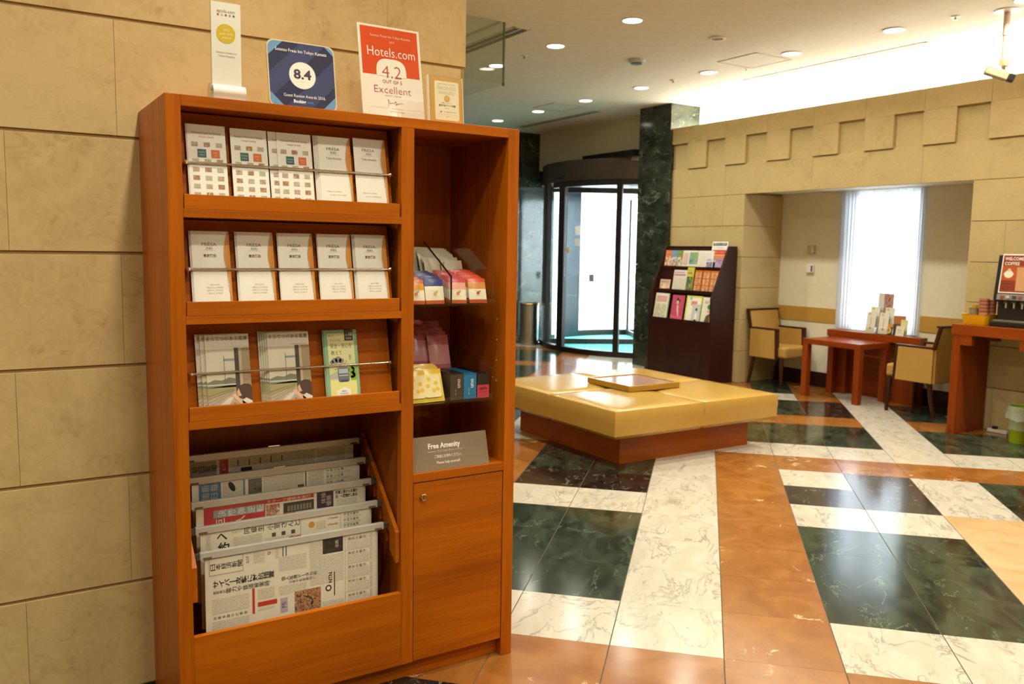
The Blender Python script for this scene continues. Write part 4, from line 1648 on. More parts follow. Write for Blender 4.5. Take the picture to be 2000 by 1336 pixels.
p.text('general manager', .012, .042, .005, P('B0A090'), 3, width=.05)
p.build(ht)
MB().box(-.05, .05, .02, .06, 0, .006).box(-.004, .004, .003, .06, 0, .05).build('easel_foot', ACRYL, ht, world=False)

aw = sign('award_block', 'small clear block with a gold bordered certificate at the cabinet corner', 1.292, 2.45, .12, .15, 5, .01, None, None)
MB().box(-.060, .060, 0, .012, 0, .150).build('acrylic_block', ACRYL, aw, world=False)
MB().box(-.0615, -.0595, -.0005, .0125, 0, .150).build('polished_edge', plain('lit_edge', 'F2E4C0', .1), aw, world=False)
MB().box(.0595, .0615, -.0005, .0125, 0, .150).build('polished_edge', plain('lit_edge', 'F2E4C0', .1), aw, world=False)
p = Print()
p.rect(-.050, .004, .056, .142, P('CF9A3E', .3), 0)
p.rrect(-.040, .012, .046, .134, .006, P('EBDDB8', .3), 1)
p.text('hotel award ceremony', .003, .126, .005, P('B0A080'), 2, width=.06)
p.text('BRONZE', .003, .113, .015, P('CDBB90'), 2, width=.066)
p.text('AWARD', .003, .098, .015, P('CDBB90'), 2, width=.058)
p.circ(.003, .080, .010, P('CF9A3E', .3), 2)
p.circ(.003, .080, .007, P('D9AE5A', .3), 3)
p.text('相鉄フレッサイン', .003, .066, .005, P('8A7A5A'), 2, width=.038)
p.text('東京蒲田アワード受賞', .003, .058, .007, P('5A4A30'), 2, width=.060, bold=.02)
p.text('2014.10', .003, .050, .004, P('8A7A5A'), 2)
p.poly([(-.026, .036), (-.016, .042), (-.016, .036)], P('C06A4A'), 2)
p.text('tripaward', .012, .039, .005, P('8A7A5A'), 2, width=.04)
p.line([(-.03, .031), (.036, .031)], .0004, P('B0A080'), 2)
p.text('certified', .003, .024, .004, P('9A8A6A'), 2)
p.build(aw)

# ------------------------------------------------ right bay: acrylic trays, sachets, boxes, sign
def tray(z0, label, front_h, back_h, divider):
    t = thing('acrylic_tray', label, 'tray', (1.30, 2.60, z0))
    x0, x1, y0, y1 = 1.148, 1.452, CY0 + .004, 2.780
    MB().box(x0, x1, y0, y1, z0, z0 + .005).build('base', ACRYL, t)
    MB().box(x0, x1, y0, y0 + .004, z0 + .005, z0 + .022).build('front_lip', ACRYL, t)
    MB().box(x0, x1, y1 - .004, y1, z0 + .005, z0 + back_h).build('back', ACRYL, t)
    prof = [(y0 + .004, z0 + .005), (y0 + .004, z0 + front_h), (y0 + .20, z0 + back_h), (y1 - .004, z0 + back_h), (y1 - .004, z0 + .005)]
    MB().prism(prof, 'x', x1 - .004, x1).build('side', ACRYL, t)
    MB().prism(prof, 'x', x0, x0 + .004).build('side', ACRYL, t)
    edge = plain('dark_acrylic_edge', '2A1A10', .2)
    if divider:
        MB().prism(prof, 'x', divider, divider + .004).build('divider', ACRYL, t)
        e = MB().box(divider - .0005, divider + .0045, y0 + .002, y0 + .005, z0 + .005, z0 + front_h)
        e.prism([(y0 + .003, z0 + front_h - .002), (y0 + .20, z0 + back_h - .002), (y0 + .20, z0 + back_h + .001), (y0 + .003, z0 + front_h + .001)], 'x', divider - .0005, divider + .0045)
        e.build('divider_edge', edge, t)
    # the cherry shelf carrying it
    return t


tray(1.222, 'upper clear acrylic tray holding tea sachets in the cabinet', .095, .205, 1.290)
tray(.905, 'lower clear acrylic tray holding cotton packs and shaving boxes', .112, .15, None)


def sachet(w, h, t, mats, motif=None, crimp=None):
    """flat filled packet, foot at the origin, front facing -y; returns builder (parts at local coords)"""
    def mk(o):
        b = MB()
        n, m = 4, 7
        pts = []
        for j in range(m + 1):
            for i in range(n + 1):
                u, v = i / n, j / m
                bulge = math.sin(PI * u) * math.sin(PI * v) ** .7
                pts.append((-w / 2 + u * w, -t * bulge, v * h))
        for j in range(m + 1):
            for i in range(n + 1):
                u, v = i / n, j / m
                bulge = math.sin(PI * u) * math.sin(PI * v) ** .7
                pts.append((-w / 2 + u * w, t * bulge + .0006, v * h))
        fs, K = [], (n + 1) * (m + 1)
        segs = []
        for j in range(m):
            for i in range(n):
                a = j * (n + 1) + i
                v = (j + .5) / m
                mt = mats[0][1]
                for lim, mm in mats:
                    if v <= lim:
                        mt = mm
                        break
                segs.append(((a, a + 1, a + n + 2, a + n + 1), mt))
                segs.append(((K + a, K + a + n + 1, K + a + n + 2, K + a + 1), mt))
        b.v = pts
        for f, mt in segs:
            b.f.append(f)
            b.m.append(b.mi(mt))
        # rim
        for j in range(m):
            a0 = j * (n + 1)
            b.f += [(a0, a0 + n + 1, K + a0 + n + 1, K + a0), (a0 + n, K + a0 + n, K + a0 + 2 * n + 1, a0 + 2 * n + 1)]
            b.m += [b.m[j * 2 * n]] * 2
        b.build('packet', None, o, smooth=True, world=False)
        if motif:
            p = Print(t + .0006)
            motif(p)
            p.build(o)
    return mk


def glossy(h):
    return plain('packet_' + h, h, .22, 0, .5)


NTH = ['first', 'second', 'third', 'fourth', 'fifth', 'sixth', 'seventh', 'eighth', 'ninth', 'tenth', 'eleventh']


def row(name, n, label, cat, group, mk, x, y0, z, dy, tilt, jitter=.0025, dz=0.0):
    first = None
    for i in range(n):
        loc = (x + random.uniform(-jitter, jitter), y0 + i * dy, z + i * dz)
        e = (-R(tilt + random.uniform(-2, 2)), R(random.uniform(-1.2, 1.2)), R(random.uniform(-2.5, 2.5)))
        if first is None:
            first = thing(name, '', cat, loc, e, group)
            mk(first)
            o = first
        else:
            o = copy_tree(first)
            o.location = loc
            o.rotation_euler = e
        o['label'] = (label + ', frontmost') if i == 0 else ((label + ', rearmost') if i == n - 1 else label + ', ' + NTH[i] + ' from the front')


def fruit(col, leaf, dark='9A7A5A'):
    def f(p):
        p.circ(0, .033, .0055, P(col, .3), 0, 14)
        p.poly([(.003, .038), (.010, .042), (.008, .036)], P(leaf, .3), 1)
        p.line([(-.016, .042), (.016, .042)], .0006, P(dark), 0)
        p.line([(-.012, .024), (.012, .024)], .0005, P(dark), 0)
    return f


CRE, RUST = glossy('EDE0C4'), glossy('C0561E')
Z1 = 1.229
TY = CY0 + .022
row('tea_sachet', 9, 'yellow and orange tea sachet in the leftmost row', 'sachet', 'tea sachets in the acrylic tray',
    sachet(.060, .078, .0035, [(.2, RUST), (.62, CRE), (.86, glossy('DC9A3E')), (1, glossy('D2642A'))], fruit('D07A2A', '7A8A3A')), 1.178, TY, Z1, .0110, 16, dz=.0028)
row('tea_sachet', 9, 'navy topped tea sachet', 'sachet', 'tea sachets in the acrylic tray',
    sachet(.066, .080, .0035, [(.2, RUST), (.66, CRE), (1, glossy('333A72'))], fruit('C8A83A', '8A9A3A')), 1.243, TY, Z1, .0120, 14, dz=.0030)
row('tea_sachet', 10, 'pink topped tea sachet', 'sachet', 'tea sachets in the acrylic tray',
    sachet(.062, .080, .0035, [(.2, RUST), (.60, CRE), (.84, glossy('E2A08C')), (1, glossy('C84A52'))], fruit('C87A5A', '6A7A4A')), 1.326, TY, Z1, .0120, 12, dz=.0029)
row('tea_sachet', 11, 'red orange topped tea sachet in the rightmost row', 'sachet', 'tea sachets in the acrylic tray',
    sachet(.064, .082, .0035, [(.2, glossy('B8452A')), (.62, CRE), (.84, glossy('CE8A40')), (1, glossy('D2431A'))], fruit('B8402E', '7A3A2A')), 1.402, TY, Z1, .0112, 15, dz=.0028)
WS = [(1, plain('white_sachet', 'E4D8BC', .35))]
row('coffee_stick', 8, 'long white coffee stick in the middle rear row', 'sachet', 'white coffee sticks behind the tea sachets', sachet(.060, .125, .003, WS), 1.320, 2.570, Z1 + .024, .014, 20, .005, .0055)
row('coffee_stick', 9, 'long white coffee stick in the right rear row', 'sachet', 'white coffee sticks behind the tea sachets', sachet(.068, .120, .003, WS), 1.398, 2.570, Z1 + .022, .014, 20, .005, .0055)
row('coffee_stick', 3, 'crinkled clear wrapped packet at the left rear of the tray', 'sachet', 'clear wrapped packets at the left rear of the tray', sachet(.062, .165, .006, [(1, plain('crinkled_wrap', 'C8BEA0', .12))]), 1.215, 2.575, Z1 + .02, .014, 8, .003)

# cotton packs and boxes on the lower tray
Z2_ = .912
YE, YE2 = glossy('D8AE24'), glossy('E8C84A')
def petals(p):
    p.rrect(-.030, .014, .030, .088, .010, P('E6D4A0', .2), 0)
    for a, b in ((-.016, .052), (.014, .060), (.004, .036), (-.010, .074), (.018, .040)):
        p.circ(a, b, .007, P('E0B83A', .2), 1, 12)
row('cotton_pack', 4, 'yellow foil cotton pack right of the others', 'packet', 'yellow cotton packs in the lower tray', sachet(.082, .108, .006, [(.07, YE), (.9, YE2), (1, YE)], petals), 1.243, TY + .004, Z2_, .016, 20, .002, .004)
row('cotton_pack', 4, 'yellow foil cotton pack half hidden by the stile', 'packet', 'yellow cotton packs in the lower tray', sachet(.070, .105, .006, [(.07, YE), (.9, YE2), (1, YE)], petals), 1.184, TY + .002, Z2_, .016, 20, .002, .004)
PK, PK2 = glossy('CC6A6C'), glossy('DE9A98')
row('bath_salt_pack', 5, 'pink foil pack in the right pile', 'packet', 'pink packs behind the shaving boxes', sachet(.080, .120, .007, [(.2, PK), (.7, PK2), (1, PK)]), 1.352, 2.590, .992, .018, 18, .003, .011)
row('bath_salt_pack', 4, 'pink foil pack in the left pile', 'packet', 'pink packs behind the shaving boxes', sachet(.090, .125, .007, [(.2, PK), (.7, PK2), (1, PK)]), 1.278, 2.605, 1.004, .018, 18, .003, .011)
row('bath_salt_pack', 2, 'green foil pack behind the yellow packs', 'packet', 'green packs behind the yellow packs', sachet(.080, .125, .006, [(1, glossy('7A8A2A'))]), 1.196, 2.560, .965, .014, 12, .003)
MB_shelf = None


def carton(name, label, x0, x1, y0, y1, z0, h, face, top, txt, tcolr, motif=None):
    o = thing(name, label, 'box', ((x0 + x1) / 2, y0, z0), group='shaving boxes in the lower tray')
    w = (x1 - x0)
    MB().box(-w / 2, w / 2, 0, y1 - y0, 0, h - .003).build('carton', face, o, world=False, bevel=.0012)
    MB().box(-w / 2 - .0006, w / 2 + .0006, -.0006, y1 - y0, h - .003, h + .0).build('lid', top, o, world=False)
    p = Print(.0012)
    if motif:
        motif(p, w, h)
    if txt:
        p.text('uno', .004, h * .62, .020, tcolr, 2, rot=90, bold=.03)
        p.text('skin care', -.006, h * .30, .006, tcolr, 2, rot=90)
    p.build(o)
    return o


BRN, BLU, BLK = plain('brown_carton', '4A3A2C', .4), plain('blue_carton', '1F76A4', .35), plain('black_carton', '17120E', .35)
carton('shaving_box', 'dark brown shaving box next to the yellow packs', 1.300, 1.348, TY, 2.56, Z2_, .088, BRN, plain('brown_lid', '1E150E', .4), True, P('C8BCA0'))
carton('shaving_box', 'bright blue shaving box between the dark ones', 1.3495, 1.398, TY, 2.585, Z2_, .084, BLU, plain('blue_lid', '14628E', .35), True, P('D8E4E4'))


def pinklabel(p, w, h):
    p.rect(-w / 2, .0, w / 2, .044, P('C8384E', .3), 0)
    p.text('uno', .0, .034, .018, P('3A1A20'), 1, bold=.03)
    p.text('hair wax', 0, .020, .006, P('4A1A24'), 1, width=.03)


carton('shaving_box', 'black shaving box with a pink label at the right', 1.400, 1.446, TY, 2.60, Z2_, .082, BLK, BLK, False, None, pinklabel)
# little clear risers carrying the pink packs
rz = thing('acrylic_riser', 'clear acrylic step under the pink packs', 'stand', (1.31, 2.66, .912))
MB().box(1.225, 1.44, 2.595, 2.77, .984, .988).box(1.225, 1.229, 2.595, 2.77, .911, .984).box(1.436, 1.44, 2.605, 2.77, .911, .984).build('step', ACRYL, rz)

fs = thing('amenity_sign', 'grey sign board reading Free Amenity in the right bay', 'sign', (1.296, CY0 + .008, .689))
fs.rotation_euler = (Matrix.Rotation(-R(15), 4, 'X')).to_euler('XYZ')
MB().box(-.150, .147, 0, .003, 0, .112).build('board', plain('warm_grey_board', '86725A', .35), fs, world=False)
MB().box(-.03, .03, .003, .05, .002, .005).build('foot', ACRYL, fs, world=False)
p = Print()
WT = P('F2EADA', .35)
p.text('Free Amenity', -.014, .080, .0235, WT, 1, width=.118, bold=.03)
p.text('フリーアメニティー', -.010, .061, .009, WT, 1, width=.062)
p.line([(-.075, .061), (-.045, .061)], .0009, WT, 1)
p.line([(.026, .061), (.052, .061)], .0009, WT, 1)
p.text('ご自由にお持ちください。', -.004, .044, .0115, WT, 1, width=.100, bold=.01)
p.text('Please help yourself.', -.004, .025, .012, WT, 1, width=.088, bold=.01)
p.build(fs)

# ================================================================== OTTOMAN
bx0, bx1, by0, by1 = 3.41, 4.925, 4.15, 5.665
ot = thing('ottoman_bench', 'large square tan leather bench on a red wood base', 'bench', (4.17, 4.9, 0))
MB().box(3.572, 4.787, 4.293, 5.507, 0, .205).build('base', BASEW, ot, bevel=.002)


def cushion(x0, x1, y0, y1, z0, z1):
    bm = bmesh.new()
    n = 10
    w, d, h = x1 - x0, y1 - y0, z1 - z0
    b = MB()
    # rounded box with a slightly crowned top
    rr = .022
    sec = [(rr, 0), (0, rr), (0, h * .35), (-.004, h * .6), (0, h - rr), (rr * .3, h - rr * .3), (rr, h)]
    rings = []
    for ins, z in sec:
        q = [(x0 + ins, y0 + ins), (x1 - ins, y0 + ins), (x1 - ins, y1 - ins), (x0 + ins, y1 - ins)]
        ring = []
        for k in range(4):
            a, c = q[k], q[(k + 1) % 4]
            for i in range(n):
                t = i / n
                ring.append((a[0] + (c[0] - a[0]) * t, a[1] + (c[1] - a[1]) * t, z0 + z))
        rings.append(ring)
    m = 4 * n
    for ring in rings:
        b.v += ring
    for k in range(len(rings) - 1):
        for i in range(m):
            j = (i + 1) % m
            b.f.append((k * m + i, k * m + j, (k + 1) * m + j, (k + 1) * m + i))
    # crowned top grid
    base = (len(rings) - 1) * m
    top = {}
    for j in range(n + 1):
        for i in range(n + 1):
            if j == 0:
                top[i, j] = base + i
            elif i == n:
                top[i, j] = base + n + j
            elif j == n:
                top[i, j] = base + 2 * n + (n - i)
            elif i == 0:
                top[i, j] = base + 3 * n + (n - j)
            else:
                u, v = i / n, j / n
                x = x0 + rr + u * (w - 2 * rr)
                y = y0 + rr + v * (d - 2 * rr)
                z = z1 + .010 * (math.sin(PI * u) * math.sin(PI * v)) ** .5
                top[i, j] = len(b.v)
                b.v.append((x, y, z))
    for j in range(n):
        for i in range(n):
            b.f.append((top[i, j], top[i + 1, j], top[i + 1, j + 1], top[i, j + 1]))
    b.f.append(tuple(range(m))[::-1])
    b.m = [0] * len(b.f)
    return b


mx_, my_ = 4.19, 4.90
for (x0, x1, y0, y1) in ((bx0, mx_, by0, my_), (mx_, bx1, by0, my_), (bx0, mx_, my_, by1), (mx_, bx1, my_, by1)):
    cushion(x0, x1, y0, y1, .205, .395).build('cushion', LEATHER, ot, smooth=True)
tr = thing('square_tray', 'square gold rimmed tray with a pinkish top lying on the bench', 'tray', (4.175, 4.885, .405))
GOLD = plain('gold_rim', 'B08A3C', .3, .5)
mb = MB()
q0, q1, r0, r1 = 3.93, 4.415, 4.635, 5.13
mb.box(q0, q1, r0, r0 + .02, .405, .447).box(q0, q1, r1 - .02, r1, .405, .447).box(q0, q0 + .02, r0 + .02, r1 - .02, .405, .447).box(q1 - .02, q1, r0 + .02, r1 - .02, .405, .447)
mb.build('rim', GOLD, tr, bevel=.003)
MB().box(q0 + .02, q1 - .02, r0 + .02, r1 - .02, .405, .440).build('tray_top', plain('pink_beige_top', 'B08878', .12), tr)

# ================================================================== MAGAZINE RACK
rk = thing('magazine_rack', 'dark brown wooden magazine rack standing by the marble pillar', 'rack', (6.8, 7.02, 0))
RX0, RX1, RY0, RY1 = 6.63, 6.985, 6.525, 7.52
prof = [(RX0, 0), (RX1, 0), (RX1, 1.478), (6.862, 1.478), (RX0, .92)]
MB().prism(prof, 'y', RY0, RY0 + .025).build('side_panel', DARKW, rk, bevel=.002)
MB().prism(prof, 'y', RY1 - .025, RY1).build('side_panel', DARKW, rk, bevel=.002)
MB().box(RX1 - .012, RX1, RY0 + .025, RY1 - .025, 0, 1.478).build('back_panel', DARKW, rk)
MB().box(RX0 + .005, RX0 + .023, RY0 + .025, RY1 - .025, 0, .655).build('front_panel', DARKW, rk)
steps = [(.640, 6.645, .945), (.965, 6.715, 1.215), (1.225, 6.80, 1.46)]
for zb, xf, zt in steps:
    MB().box(xf - .010, RX1 - .012, RY0 + .025, RY1 - .025, zb - .012, zb).build('shelf', DARKW, rk)
    MB().box(xf - .012, xf - .004, RY0 + .025, RY1 - .025, zb - .012, zb + .025).build('lip', DARKW, rk)
    MB().prism([(xf + .038, zb), (xf + .046, zb), (xf + .046 + (zt - zb) * .16, zt), (xf + .038 + (zt - zb) * .16, zt)], 'y', RY0 + .025, RY1 - .025).build('sloped_board', DARKW, rk)


def mg(yc, zb, xf, w, h, label, base, draw=None, dx=0.0, name='magazine', group='magazines in the dark rack'):
    return sheet(name, label, name, (xf + .010 + dx, yc, zb + .001), w, h, .006, 9, -90, P(base, .3), draw, group)


def blotch(nm, cols, sc=30):
    m = photo_mat('cover_' + nm, cols, sc)

    def f(p, w, h):
        p.rect(-w / 2 + .006, .01, w / 2 - .006, h * .62, m, 0)
        p.rect(-w / 2 + .012, h * .74, w / 2 - .02, h * .80, P('B86A6A'), 1)
        p.rect(-w / 2 + .012, h * .86, w / 2 - .04, h * .90, P('9A9A9A'), 1)
    return f


def d_bijin(p, w, h):
    # pink cover with a dark haired figure in profile, plain shapes
    p.rect(-w / 2, 0, w / 2, h, P('C2506A', .3), 0)
    p.circ(.006, h * .80, .030, P('241C1E'), 1, 18)
    p.circ(-.004, h * .72, .022, P('E2C2AC'), 2, 18, .8)
    p.poly([(-.012, h * .60), (.014, h * .62), (.028, h * .30), (.034, h * .16), (.018, h * .18), (-.006, h * .42)], P('DDB8A6'), 2)
    p.poly([(-w / 2, 0), (w / 2, 0), (w / 2, h * .22), (.0, h * .16), (-w / 2, h * .26)], P('D8607A'), 3)
    p.circ(.020, h * .86, .012, P('D86A5A'), 3, 12)


def d_yellow(p, w, h):
    p.rect(-w / 2, 0, w / 2, h, P('D6D24A', .3), 0)
    p.rect(-w / 2 + .018, .0, w / 2 - .016, h - .02, P('EDE6D4', .3), 1)
    p.rect(-.04, h * .64, .05, h * .80, P('D8867A'), 2)
    p.circ(-.05, h * .9, .02, P('8AC0B8'), 2, 12)


def d_bw(p, w, h):
    p.rect(-w / 2, 0, w / 2, h, P('C8C6C0', .3), 0)
    p.circ(.004, h * .72, .016, P('2A2624'), 1, 14)
    p.poly([(-.02, 0), (-.014, h * .5), (.018, h * .55), (.024, 0)], P('E8E4DC'), 1)
    p.circ(.0, .02, .02, P('1A1816'), 2, 14)


def d_green(p, w, h):
    p.rect(-w / 2, 0, w / 2, h, P('E4DEC8', .3), 0)
    p.circ(.030, h * .64, .026, P('3E7A44'), 1, 14)
    p.circ(.030, h * .48, .020, P('D8AE94'), 2, 14)
    p.poly([(-.02, .02), (.0, h * .3), (.05, h * .4), (.06, .0)], P('6A4A34'), 1)
    p.rect(-.04, h * .76, .02, h * .86, P('D8A8A0'), 1)


def d_list(p, w, h):
    p.rect(-w / 2, 0, w / 2, h, P('E8DED0', .3), 0)
    p.rect(-w / 2 + .02, h * .66, w / 2 - .03, h * .90, P('D8A49A'), 1)
    p.rect(-w / 2 + .02, h * .08, w / 2 - .03, h * .60, photo_mat('list_cover', ['E8DED0', 'D8CCA8', 'A8B098', 'E0B8A8'], 50), 1)
    p.rect(w / 2 - .012, 0, w / 2, h, P('9AB878'), 1)


zb, xf, _ = steps[0]
mg(7.360, zb, xf, .225, .300, 'cream magazine with a pink list, leftmost on the lowest tier of the dark rack', 'E8DED0', d_list)
mg(7.095, zb, xf, .190, .290, 'pink magazine with a dark haired figure on the lowest tier of the dark rack', 'C2506A', d_bijin)
mg(6.850, zb, xf, .240, .295, 'yellow edged magazine on the lowest tier of the dark rack', 'D6D24A', d_yellow, .006)
mg(6.795, zb, xf, .125, .205, 'small grey magazine overlapping the yellow edged one', 'C8C6C0', d_bw, -.002, 'booklet')
mg(6.640, zb, xf, .150, .290, 'white magazine with a green hat, rightmost on the lowest tier', 'E4DEC8', d_green)
zb, xf, _ = steps[1]
mg(7.375, zb, xf, .165, .130, 'small food pamphlet at the left of the middle tier', 'D8B898', blotch('food', ['6A3A20', 'D8905A', 'F0E0D0', 'B85A2A'], 24), 0, 'booklet')
mg(7.150, zb, xf, .210, .245, 'pale street map pamphlet on the middle tier of the dark rack', 'E0D0C8', blotch('map', ['E8DCD0', 'D8B8B8', 'C8D0B0', 'E8C8B0'], 45), .004, 'booklet')
mg(6.995, zb, xf, .105, .280, 'tall narrow pamphlet with a yellow green top on the middle tier', 'C8C43A', blotch('coast', ['3A5A4A', '6A7A5A', 'B8B84A'], 18), .007, 'booklet')


def d_food(p, w, h):
    p.rect(-w / 2, 0, w / 2, h, P('C8661E', .3), 0)
    m = photo_mat('bread', ['8A3A1A', 'D8B898', 'B8702E', 'E8DCC8'], 40)
    for r_ in range(3):
        for c_ in range(2):
            x = -w / 2 + .010 + c_ * (w / 2 - .004)
            z = .012 + r_ * (h - .02) / 3
            p.rect(x, z, x + w / 2 - .016, z + (h - .02) / 3 - .012, m, 1)


for k, yc in enumerate((6.860, 6.740, 6.625)):
    mg(yc, zb, xf, .112, .250, 'orange food pamphlet, ' + ('left' if k == 0 else 'middle' if k == 1 else 'right') + ' one of three on the middle tier', 'C8661E', d_food, .002 * k, 'booklet')
zb, xf, _ = steps[2]
for k, (yc, c, nm) in enumerate(((7.435, 'D8823A', 'orange'), (7.340, '6A9AC0', 'light blue'), (7.250, '7A9A3A', 'green'))):
    mg(yc, zb, xf, .098, .205, nm + ' narrow pamphlet on the top tier of the dark rack', c, blotch('n%d' % k, [c, 'E8E0D0', 'B07A4A', c], 24), .002 * k, 'booklet')
mg(7.080, zb, xf, .260, .205, 'wide pamphlet with a landscape picture on the top tier', 'E4DCCC', lambda p, w, h: (p.rect(-.01, .05, w / 2 - .01, h - .02, photo_mat('landscape', ['5A7A4A', '7A9AA8', '8AA85A', 'C8D0D8'], 14), 0), p.rect(-w / 2 + .02, .04, -.03, h - .03, P('D8B0A8'), 0)), .004, 'booklet')
mg(6.840, zb, xf, .230, .205, 'plain white leaflet on the top tier of the dark rack', 'E8E2D6', lambda p, w, h: p.rect(-w / 2 + .02, .03, w / 2 - .03, h - .03, P('E0D4C8'), 0), .004, 'booklet')
mg(6.765, zb, xf, .100, .130, 'small card with a skyscraper picture on the top tier', 'D8DCE4', blotch('tower', ['C8D4E8', '6A3A6A', 'E0E4EC'], 30), -.004, 'booklet')
mg(6.620, zb, xf, .125, .125, 'small purple pamphlet at the right of the top tier', 'A88AB8', blotch('violet', ['8A6AA0', 'C8A8C0', '5A6A9A'], 30), -.004, 'booklet')


def d_info(p, w, h):
    p.rect(-w / 2 + .012, h * .80, w / 2 - .012, h - .014, P('4A4A4C'), 0)
    p.text('周辺のご案内', 0, h * .88, .022, P('F0ECE4'), 1, width=w - .05)
    p.text('ご自由に', 0, h * .70, .02, P('8A8A8A'), 1, width=w - .06)
    p.rect(-w / 2 + .012, h * .36, w / 2 - .012, h * .60, P('D0442A'), 0)
    p.text('お取りください', 0, h * .48, .018, P('F0D8C8'), 1, width=w - .06)
    p.rect(-w / 2 + .012, h * .10, w / 2 - .012, h * .34, P('D8863A'), 0)


mg(6.665, 1.305, 6.826, .225, .225, 'white notice with dark, red and orange strips atop the dark rack', 'F0ECE4', d_info, .0, 'notice', None)

# ================================================================== CHAIRS
def chair(label, loc, rz):
    t = thing('armchair', label, 'chair', loc, (0, 0, R(rz)), 'upholstered armchairs at the small table')
    hw = .235
    W2 = lambda b, n, m, bev=.006, smooth=False: b.build(n, m, t, world=False, bevel=bev, smooth=smooth)
    # seat
    W2(MB().box(-hw + .042, hw - .042, -.17, .155, .31, .425), 'seat_deck', FABRIC)
    s_ = MB().box(-hw + .03, hw - .03, .0, .262, .315, .432)
    W2(s_, 'seat_cushion', FABRIC, .022)
    # arms: panel narrowing a little to the front
    for sg in (-1, 1):
        prof = [(-.20, .30), (.150, .30), (.135, .605), (-.20, .605)]
        W2(MB().prism(prof, 'x', sg * (hw - .042), sg * hw), 'arm_panel', FABRIC)
        W2(MB().prism([(-.205, .604), (.138, .604), (.138, .622), (-.205, .622)], 'x', sg * (hw - .044), sg * (hw + .002)), 'arm_rail', CHAIRW, .004)
        W2(MB().prism([(.150, .295), (.172, .295), (.160, .622), (.132, .622)], 'x', sg * (hw - .046), sg * (hw + .003)), 'arm_post', CHAIRW, .004)
        # corner posts of the back
        W2(MB().prism([(-.215, .60), (-.185, .60), (-.235, .802), (-.262, .802)], 'x', sg * (hw - .030), sg * (hw + .002)), 'back_post', CHAIRW, .004)
        # legs
        W2(MB().tube([(sg * (hw - .03), .215, .315), (sg * (hw - .028), .225, .15), (sg * (hw - .026), .228, 0)], [.026, .021, .015], 8), 'leg', CHAIRW, .0, True)
        W2(MB().tube([(sg * (hw - .03), -.165, .315), (sg * (hw - .03), -.19, .15), (sg * (hw - .028), -.225, 0)], [.025, .020, .015], 8), 'leg', CHAIRW, .0, True)
    prof = [(-.22, .30), (-.155, .30), (-.175, .60), (-.220, .795), (-.258, .795), (-.215, .60)]
    W2(MB().prism(prof, 'x', -hw + .02, hw - .02), 'backrest', FABRIC, .006)
    W2(MB().box(-hw + .0, hw - .0, -.264, -.214, .794, .812), 'top_rail', CHAIRW, .005)
    return t


chair('tan armchair in the niche corner, its seat facing the small table', (7.33, 6.195, 0), 180)
chair('tan armchair seen from the side, partly behind the coffee counter', (7.225, 4.440, 0), 0)

# ================================================================== TABLE AND CONSOLE IN THE NICHE
tb = thing('side_table', 'small square red wood table between the two armchairs', 'table', (7.21, 5.27, 0))
tx0, tx1, ty0, ty1 = 6.975, 7.435, 4.945, 5.60
MB().box(tx0, tx1, ty0, ty1, .523, .575).build('table_top', REDY, tb, bevel=.002)
for x in (tx0, tx1 - .062):
    for y in (ty0, ty1 - .062):
        MB().box(x, x + .062, y, y + .062, 0, .523).build('leg', REDZ, tb, bevel=.002)
cs = thing('window_console', 'low red wood console under the curtained window', 'console', (7.52, 5.16, 0))
MB().box(7.44, 7.555, 4.645, 5.675, .575, .642).build('top', REDY, cs, bevel=.002)
for a, b in ((5.44, 5.665), (4.655, 4.90)):
    MB().box(7.455, 7.55, a, b, 0, .575).build('pedestal', REDZ, cs, bevel=.002)
MB().box(7.53, 7.55, 4.90, 5.44, 0, .575).build('back_panel', REDY, cs)

# console displays
st_ = thing('leaflet_stand', 'clear stand of white leaflets on the window console', 'stand', (7.50, 5.10, .643))
MB().box(7.455, 7.545, 4.985, 5.255, .643, .647).build('base', ACRYL, st_)
MB().box(7.455, 7.459, 4.985, 5.255, .647, .70).box(7.495, 7.499, 4.985, 5.255, .647, .80).box(7.535, 7.539, 4.985, 5.255, .647, .90).build('dividers', ACRYL, st_)


def d_leaf(p, w, h):
    p.rect(-w / 2, 0, w / 2, h, P('E2DCCC'), 0)
    p.circ(-.02, h - .02, .012, P('B8BE3A'), 1, 12)
    p.circ(0, .045, .011, P('B86A5A'), 1, 14)
    p.rect(-.004, .07, .004, h - .05, P('B8B09A'), 1)


for k, (x, y, z, lb) in enumerate(((7.462, 5.200, .648, 'white leaflet with a red dot at the front left of the clear stand'), (7.462, 5.060, .648, 'white leaflet with a red dot at the front right of the clear stand'),
                                   (7.502, 5.190, .700, 'white leaflet with a lime dot at the rear left of the clear stand'), (7.502, 5.030, .700, 'white leaflet with a lime dot at the rear right of the clear stand'))):
    sheet('leaflet', lb, 'leaflet', (x, y, z), .100, .205, .004, 8, -90, PAPER, d_leaf, 'leaflets on the window console')


def d_pic(p, w, h):
    p.rect(-w / 2, 0, w / 2, h, P('DAD4CC'), 0)
    p.rect(-.02, h * .30, w / 2 - .004, h - .004, photo_mat('dinner', ['4A3A44', 'C87A4A', '8A8A9A', 'D89A6A', '6A2E24'], 22), 1)


